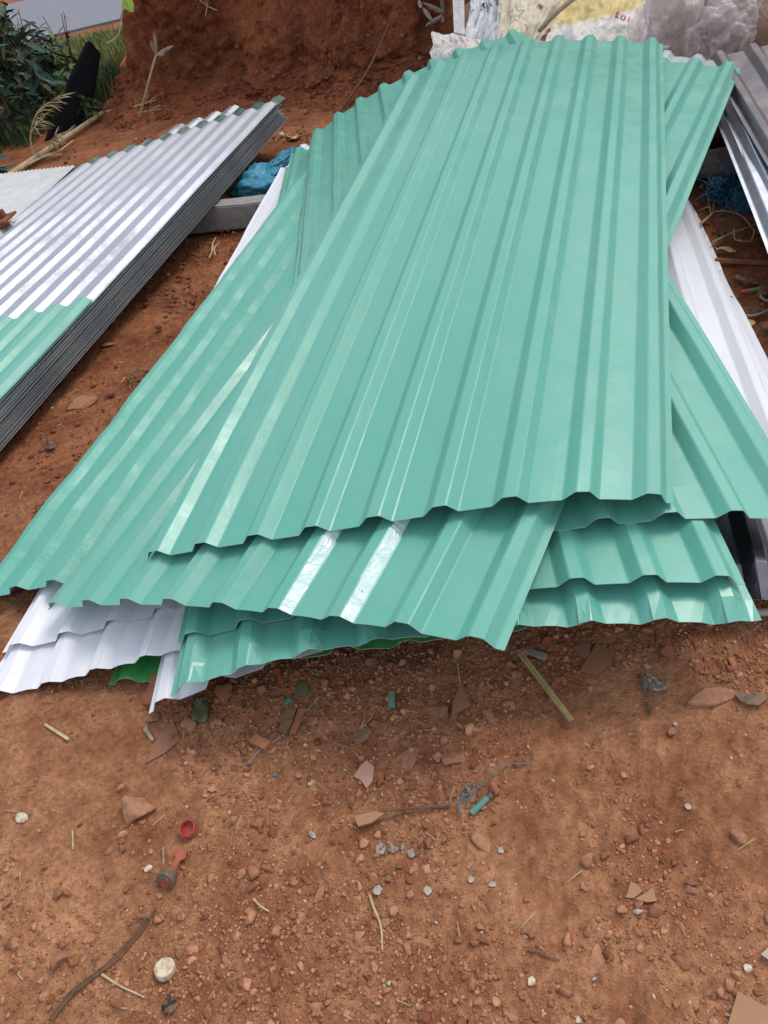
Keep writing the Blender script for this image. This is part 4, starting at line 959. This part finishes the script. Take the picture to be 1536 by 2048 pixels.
# black shade cloth panel among the weeds
yb = 6.5; P = [at_y(88, 284, 6.35), at_y(150, 262, 6.55), at_y(180, 200, 6.7), at_y(193, 110, 6.75), at_y(172, 84, 6.7), at_y(140, 150, 6.55), at_y(115, 215, 6.45)]
P = np.array(P); V = np.vstack([P, P + [.03, .02, 0]]); n = len(P)
Fc = [tuple(range(n)), tuple(range(2 * n - 1, n - 1, -1))] + [(i, n + i, n + (i + 1) % n, (i + 1) % n) for i in range(n)]
tag(mesh_obj('shade_cloth', V, Fc, MT['black']), 'black shade cloth hanging upright among the weeds', 'cloth')

# ------------------------------------------------------------------ weeds
def leaf_mesh(wd, ln_, seed):
    V, Fc = leaf_blade((0, 0, 0), (ln_, 0, -.12 * ln_), wd, .18); t = random.Random(seed)
    return V, Fc
LEAVES = []
for i, (c, wd, ln_) in enumerate([((.040, .080, .052), .055, .15), ((.058, .115, .058), .05, .13), ((.075, .135, .062), .045, .12), ((.12, .20, .06), .04, .11), ((.052, .10, .085), .06, .14)]):
    V, Fc = leaf_mesh(wd, ln_, i); o = mesh_obj('leaf', V, Fc, MT['leafm'], attr=np.tile([*c, 1], (len(V), 1)), loc=(0, 0, 0)); LEAVES.append(o.data); bpy.data.objects.remove(o)
def weed(x, y, h, nleaf, label, seed, lean=(-.05, 0), pal=(0, 1, 4), nst=3, sc=1.0, group='broad leaved weeds by the road'):
    t = random.Random(seed); z = float(gz(x, y)[0])
    pl_ = empty('weed', (x, y, z), label, 'plant', group); parts = []
    for s_ in range(nst):
        a = t.uniform(0, 6.3); sp_ = t.uniform(.05, .22) * h
        P = spline([(0, 0, 0), (math.cos(a) * sp_ * .3 + lean[0] * h * .4, math.sin(a) * sp_ * .3, h * .5), (math.cos(a) * sp_ + lean[0] * h, math.sin(a) * sp_ + lean[1] * h, h * t.uniform(.85, 1.05))], 14)
        parts.append(tube(P, np.linspace(.008, .003, len(P)), 5))
        for i in range(nleaf // nst):
            q = P[min(len(P) - 1, int((.18 + .82 * (i + t.random()) / (nleaf / nst)) * (len(P) - 1)))]
            l_ = bpy.data.objects.new('leaf', LEAVES[t.choice(pal)]); COL.objects.link(l_); l_.parent = pl_
            l_.location = tuple(q); k = t.uniform(.7, 1.35) * sc; l_.scale = (k, k, k)
            l_.rotation_euler = (t.uniform(-.5, .5), t.uniform(-.5, .7), t.uniform(0, 6.3))
    mesh_obj('stem', *merge(parts), MT['twig'], pl_)
tW = random.Random(4); W = []
for i in range(34):
    y = 6.25 + 2.9 * (i / 34) + tW.uniform(0, .2); e = tW.random()
    x = -2.02 - .24 * (y - 6) - .12 + e * (.62 if y > 6.8 else .22); W.append((x, y, (1.5 - 1.1 * e) * tW.uniform(.8, 1.1), 50 if e < .5 else 36))
for i, (x, y, h, nl) in enumerate(W): weed(x, y, h, nl, 'tall broad leaved weed with dark green leaves beside the road', 100 + i, (-.08, 0), (0, 1, 1, 2, 4), 4)
for i, (x, y, h) in enumerate([(-1.66, 6.95, .42), (-1.6, 6.75, .34), (-1.72, 7.3, .5), (-1.55, 6.6, .22), (-1.78, 7.7, .6), (-1.62, 7.05, .3)]):
    weed(x, y, h, 36, 'low leafy plant growing at the left foot of the bank', 140 + i, (0, 0), (1, 2, 3), 4, .8, 'low plants at the foot of the bank')
weed(-2.05, 5.55, .16, 10, 'small pale green plant by the bamboo pole end', 160, (0, 0), (4,), 2, 1.0, None)
def grass(name, n, xr, yr, h, cols, seed, wd=.006, label='', dens=None):
    r = np.random.default_rng(seed); x, y = r.uniform(*xr, n), r.uniform(*yr, n)
    if dens is not None: k_ = dens(x, y); x, y = x[k_], y[k_]; n = len(x)
    a = r.uniform(0, 6.3, n); H = r.uniform(*h, n); b_ = r.uniform(.15, .6, n) * H
    z = np.zeros(n); dirx, diry = np.cos(a), np.sin(a); V = np.zeros((n, 5, 3)); sx, sy = -diry * wd * .5, dirx * wd * .5
    for j, (t_, k) in enumerate(((0, 1), (0, -1), (.55, .8), (.55, -.8), (1, 0))):
        V[:, j, 0] = x + dirx * b_ * t_ ** 2 + sx * k; V[:, j, 1] = y + diry * b_ * t_ ** 2 + sy * k; V[:, j, 2] = z + H * t_ * (1 - .15 * t_)
    Fq = np.array([[0, 1, 3], [0, 3, 2], [2, 3, 4]]); Fc = (Fq[None] + (np.arange(n) * 5)[:, None, None]).reshape(-1, 3)
    t_ = r.uniform(0, 1, (n, 1)); c = np.array(cols[0]) * (1 - t_) + np.array(cols[1]) * t_
    return tag(mesh_obj(name, V.reshape(-1, 3), Fc, MT['leafm'], loc=(0, 0, 0), attr=np.repeat(np.concatenate([c, np.ones((n, 1))], 1), 5, 0)), label, None, None, 'stuff')
grass('verge_grass', 26000, (-4.5, -1.6), (7.0, 11.3), (.05, .17), ((.11, .15, .04), (.26, .28, .09)), 3, .009, 'yellow green grass on the road verge')
grass('undergrowth', 12000, (-4.0, -1.5), (5.75, 8.5), (.05, .24), ((.03, .06, .025), (.09, .13, .04)), 4, .008, 'dark grass under the weeds', lambda x, y: (x < -1.95 - .25 * (y < 6.3)) | (y > 6.75))
# dry seed grasses
for i, (u, v, pts) in enumerate([(75, 318, [(60, 280), (75, 225), (120, 192)]), (70, 322, [(62, 270), (80, 240)]), (95, 318, [(100, 290), (112, 268)])]):
    y0 = at(u, v, 0)[1]; base = at(u, v, 0); gp = empty('seed_grass', base, ('arching pale seed grass in front of the black cloth', 'upright pale seed grass left of the black cloth', 'short feathery seed grass by the bamboo pole')[i], 'grass'); lo = np.array(gp.location)
    P = spline([base - lo] + [at_y(a, b, y0 - .03 * k) - lo for k, (a, b) in enumerate(pts)], 18)
    mesh_obj('stem', *tube(P, .004, 5), MT['straw'], gp)
    pr = []
    for q in P[len(P) // 2:]:
        for s_ in range(3): pr.append(leaf_blade(q, q + np.array([random.uniform(.02, .12), random.uniform(-.05, .05), random.uniform(-.06, .05)]), .012, .1))
    mesh_obj('seed_head', *merge(pr), MT['straw'], gp)
# twig with a fresh leaf hanging into view at the top
yl = 5.2; bt = at_y(240, -60, yl); lf = empty('hanging_leaf', at_y(247, -8, yl), 'fresh yellow green leaf hanging in front of the bank', 'leaf'); lo = np.array(lf.location)
V, Fc = leaf_blade(at_y(246, -8, yl) - lo, at_y(266, 24, yl - .03) - lo, .062, .08, (0, 1, 0)); mesh_obj('blade', V, Fc, MT['leafm'], lf, attr=np.tile([.30, .42, .07, 1], (len(V), 1)))
mesh_obj('stalk', *tube(spline([at_y(246, -8, yl) - lo, at_y(244, 30, yl) - lo, at_y(236, 70, yl) - lo, at_y(215, 86, yl + .05) - lo], 14), .004, 5), MT['straw'], lf)

# ------------------------------------------------------------------ sacks behind the heap
SG = 'old sacks and bags piled behind the heap'
def sk(name, u, v, y, rx, ry, rz, m, label, seed, cat='sack', amp=.12, fr=1.6, rot=0., sq=.6):
    return crumple(name, at_y(u, v, y), (rx, ry, rz), m, label, cat, seed, amp, fr, 5, rot, SG, 0., sq, 2)
DRAPED = {}
def drape(name, cor, m, label, cat, seed, amp=.018, th=.02, n=70, fold=(9, 3), edge=.012):
    """an emptied sack lying over the pile: corners (u, v, depth), lower left first, counter-clockwise"""
    C = [at_y(*c) for c in cor]; A, B = np.meshgrid(np.linspace(0, 1, n), np.linspace(0, 1, n))
    e1 = edge * noise2(A * 0 + seed, B, 5, seed, 3); e2 = edge * noise2(A, B * 0 + seed, 5, seed + 1, 3)
    P = (C[0][None, None] * ((1 - A) * (1 - B))[..., None] + C[1] * (A * (1 - B))[..., None] + C[2] * (A * B)[..., None] + C[3] * ((1 - A) * B)[..., None])
    xv = (C[1] - C[0]) / np.linalg.norm(C[1] - C[0]); yv = (C[3] - C[0]) / np.linalg.norm(C[3] - C[0])
    nn = np.cross(xv, yv); nn /= np.linalg.norm(nn); nn = nn * (1 if nn[1] < 0 else -1)
    q = np.stack([A.ravel() * fold[0], B.ravel() * fold[1], np.zeros(n * n) + seed], 1)
    h = fbm(q * .35, seed, 2) + .6 * (1 - 2 * np.abs(fbm(q * .8, seed + 3, 3))) + .25 * (1 - 2 * np.abs(fbm(q * 2.2, seed + 6, 2)))
    bulge = np.sin(math.pi * np.clip(A, 0, 1)) * np.sin(math.pi * np.clip(B, 0, 1))
    P = P + xv * e1[..., None] + yv * e2[..., None] + nn * (amp * h.reshape(n, n) + .03 * bulge)[..., None]
    DRAPED[label] = (P, nn)
    Q = P - nn * (th * (.25 + bulge))[..., None]
    V = np.vstack([P.reshape(-1, 3), Q.reshape(-1, 3)]); off = n * n; f1 = grid_faces(n, n); ed = []
    for i in range(n - 1):
        ed += [(i, i + 1, i + 1 + off, i + off), (off - n + i, off - n + i + off, off - n + i + 1 + off, off - n + i + 1), (i * n, i * n + off, (i + 1) * n + off, (i + 1) * n), (i * n + n - 1, (i + 1) * n + n - 1, (i + 1) * n + n - 1 + off, i * n + n - 1 + off)]
    return tag(mesh_obj(name, V, np.vstack([f1, f1[:, ::-1] + off, np.array(ed)]), m, smooth=True), label, cat, SG)
def sack_yellow():
    m, n, b = mat('yellow_and_white_print'); tcx = N(n, 'ShaderNodeTexCoord'); sx = N(n, 'ShaderNodeSeparateXYZ'); n.links.new(tcx.outputs['Object'], sx.inputs[0])
    t = noise_node(n, 5, 4, .6); k = math_(n, 'ADD', sx.outputs['Z'], math_(n, 'MULTIPLY', t.outputs['Fac'], .09))
    r1 = ramp(n, k, [(.175, (.64, .60, .56)), (.195, (.60, .46, .17))]); t2 = noise_node(n, 16, 3, .5)
    r2 = ramp(n, t2.outputs['Fac'], [(.62, (0, 0, 0)), (.66, (.7, .7, .7))]); mm = N(n, 'ShaderNodeMixRGB'); mm.inputs[2].default_value = (.40, .33, .14, 1)
    n.links.new(r2.outputs[0], mm.inputs[0]); n.links.new(r1.outputs[0], mm.inputs[1]); n.links.new(mm.outputs[0], b.inputs['Base Color']); b.inputs['Roughness'].default_value = .55
    w1 = noise_node(n, 25, 5, .6, 1); bump(n, w1.outputs['Fac'], .5, .015, b); return m
MT['sackyw'] = sack_yellow()
# the filling underneath
for i, (x, y, rx, rz) in enumerate([(1.25, 4.45, .42, .20), (1.75, 4.15, .42, .25), (2.2, 3.85, .38, .27), (1.5, 4.7, .5, .32), (2.1, 4.4, .5, .36)]):
    crumple('sack', (x, y, rz * .8), (rx, .26, rz), MT['brownbag'], 'dirty brown sack at the bottom of the sack pile', 'sack', 30 + i, .1, 1.5, 4, 0, 'dirty sacks at the bottom of the pile', 0., .6)
drape('sack', [(862, 140, 4.05), (985, 128, 3.95), (968, 78, 4.15), (866, 62, 4.2)], MT['sackw'], 'white woven sack folded at the left end of the sack pile', 'sack', 3, .014, .06, fold=(10, 2))
drape('sack', [(922, 92, 4.25), (1000, 92, 4.15), (1015, -40, 4.7), (955, -30, 4.75)], MT['sackb'], 'dirty white sack with blue lettering behind the white folded one', 'sack', 4, .025, .05)
drape('sack', [(990, 88, 4.12), (1100, 80, 4.05), (1165, -30, 4.5), (1000, -40, 4.55)], MT['sackp'], 'printed feed sack with a star, maroon and cream', 'sack', 5, .022, .05)
drape('sack', [(1085, 95, 3.86), (1290, 98, 3.74), (1310, -40, 4.15), (1140, -45, 4.25)], MT['sackyw'], 'yellow and white printed sack in the middle of the sack pile', 'sack', 6, .018, .05, fold=(6, 3))
drape('sack', [(1370, 85, 4.0), (1440, 70, 3.95), (1445, -50, 4.4), (1365, -50, 4.45)], MT['brownbag'], 'brown paper sack behind the clear plastic bags', 'sack', 10, .02, .08)
drape('sack', [(1465, 95, 3.72), (1580, 90, 3.6), (1590, -40, 3.95), (1475, -40, 4.05)], MT['sackd'], 'black bag with white lettering at the right end of the pile', 'sack', 11, .012, .05)
drape('sack', [(1290, 60, 4.2), (1400, 60, 4.15), (1390, -40, 4.4), (1290, -40, 4.4)], MT['brownbag'], 'brown sack at the back of the sack pile', 'sack', 14, .03, .08)
sk('plastic_bag', 1336, 64, 3.72, .13, .11, .19, MT['clear'], 'clear crumpled plastic bag with bright glints', 7, 'plastic bag', .3, 2.2, sq=.8)
sk('plastic_bag', 1432, 92, 3.62, .12, .10, .12, MT['clear'], 'pinkish clear plastic bag by the grey sheets', 8, 'plastic bag', .35, 2.3, sq=.8)
sk('plastic_bag', 1462, 28, 3.66, .10, .08, .10, MT['clear'], 'hazy clear plastic bag in front of the black printed bag', 9, 'plastic bag', .35, 2.3, sq=.8)
sk('plastic_bag', 1262, 112, 3.62, .12, .05, .035, MT['clear'], 'flattened clear plastic bag right behind the topmost sheet', 17, 'plastic bag', .3, 2.3, sq=.8)
crumple('plastic_bag', (1.72, 3.42, .10), (.30, .16, .16), MT['blackp'], 'black plastic bag added to darken the gap under the right of the heap', 'plastic bag', 18, .2, 2, 4, -.3, None, 0.)  # added bag, makes the open gap behind the pole look black
# star printed on the feed sack
def star(u, v, y, R_, m, par):
    c = at_y(u, v, y); d = np.array([0, 0, CAM_H]) - c; d /= np.linalg.norm(d); X_ = CAM_R - d * (CAM_R @ d); X_ /= np.linalg.norm(X_); Y_ = np.cross(d, X_)
    o_ = [c + (X_ * math.cos(a) + Y_ * math.sin(a)) * (R_ if i % 2 == 0 else R_ * .42) for i, a in enumerate(np.linspace(0, 2 * math.pi, 10, endpoint=False) + .4)]
    o_.append(o_[0]); o_.append(o_[1]); mesh_obj('star_print', *tube(np.array(o_) - np.array(par.location), .0014, 4), m, par)
V, Fc = slab([at_y(905, -8, 4.12), at_y(928, -8, 4.12), at_y(929, 68, 4.0), at_y(908, 64, 4.0)], .01)
tag(mesh_obj('sack_strap', V + 0, Fc, MT['sackw']), 'white woven strap hanging over the white sack', 'strap')
tag(mesh_obj('wood_stick', *tube(spline([at_y(1078, 62, 3.86), at_y(1110, 28, 3.88), at_y(1150, -5, 3.92)], 8), .011, 7), MT['wood']), 'brown stick lying across the yellow printed sack', 'stick')
def letter(body, lbl, a0, b0, size, ang, m):
    par = find(lbl); P, nn = DRAPED[lbl]; n = P.shape[0]
    cu = bpy.data.curves.new('print', 'FONT'); cu.body = body; cu.size = 1; cu.align_x = 'CENTER'; cu.align_y = 'CENTER'; cu.resolution_u = 3
    o = bpy.data.objects.new('print', cu); COL.objects.link(o); bpy.context.view_layer.update()
    me = bpy.data.meshes.new_from_object(o); bpy.data.objects.remove(o)
    bm = bmesh.new(); bm.from_mesh(me); bmesh.ops.triangulate(bm, faces=bm.faces[:]); bmesh.ops.subdivide_edges(bm, edges=bm.edges[:], cuts=1, use_grid_fill=True); bm.to_mesh(me); bm.free()
    V = np.array([v.co[:] for v in me.vertices]); w0 = np.linalg.norm(P[0, -1] - P[0, 0]); h0 = np.linalg.norm(P[-1, 0] - P[0, 0])
    x = (V[:, 0] * math.cos(ang) - V[:, 1] * math.sin(ang)) * size; y = (V[:, 0] * math.sin(ang) + V[:, 1] * math.cos(ang)) * size
    ia = np.clip((a0 + x / w0) * (n - 1), 0, n - 1.01); ib = np.clip((b0 + y / h0) * (n - 1), 0, n - 1.01); i, j = ib.astype(int), ia.astype(int); fb, fa = (ib - i)[:, None], (ia - j)[:, None]
    Q = P[i, j] * (1 - fa) * (1 - fb) + P[i, j + 1] * fa * (1 - fb) + P[i + 1, j] * (1 - fa) * fb + P[i + 1, j + 1] * fa * fb + nn * .004
    me.vertices.foreach_set('co', (Q - np.array(par.location)).astype(np.float32).ravel()); me.materials.append(m); me.update()
    o = bpy.data.objects.new('lettering', me); COL.objects.link(o); o.parent = par
def find(lbl): return next(o for o in bpy.data.objects if o.get('label') == lbl)
letter('103', 'yellow and white printed sack in the middle of the sack pile', .72, .36, .06, math.pi, MT['ink_r'])
letter('NEU TO2', 'black bag with white lettering at the right end of the pile', .34, .52, .05, math.pi + .75, MT['ink_w'])
letter('PH', 'black bag with white lettering at the right end of the pile', .58, .55, .05, math.pi + .75, MT['ink_w'])
letter('ITM 20', 'dirty white sack with blue lettering behind the white folded one', .62, .52, .05, .5, MT['ink_b'])
star(1030, 30, 4.1, .045, MT['ink_b'], find('printed feed sack with a star, maroon and cream'))
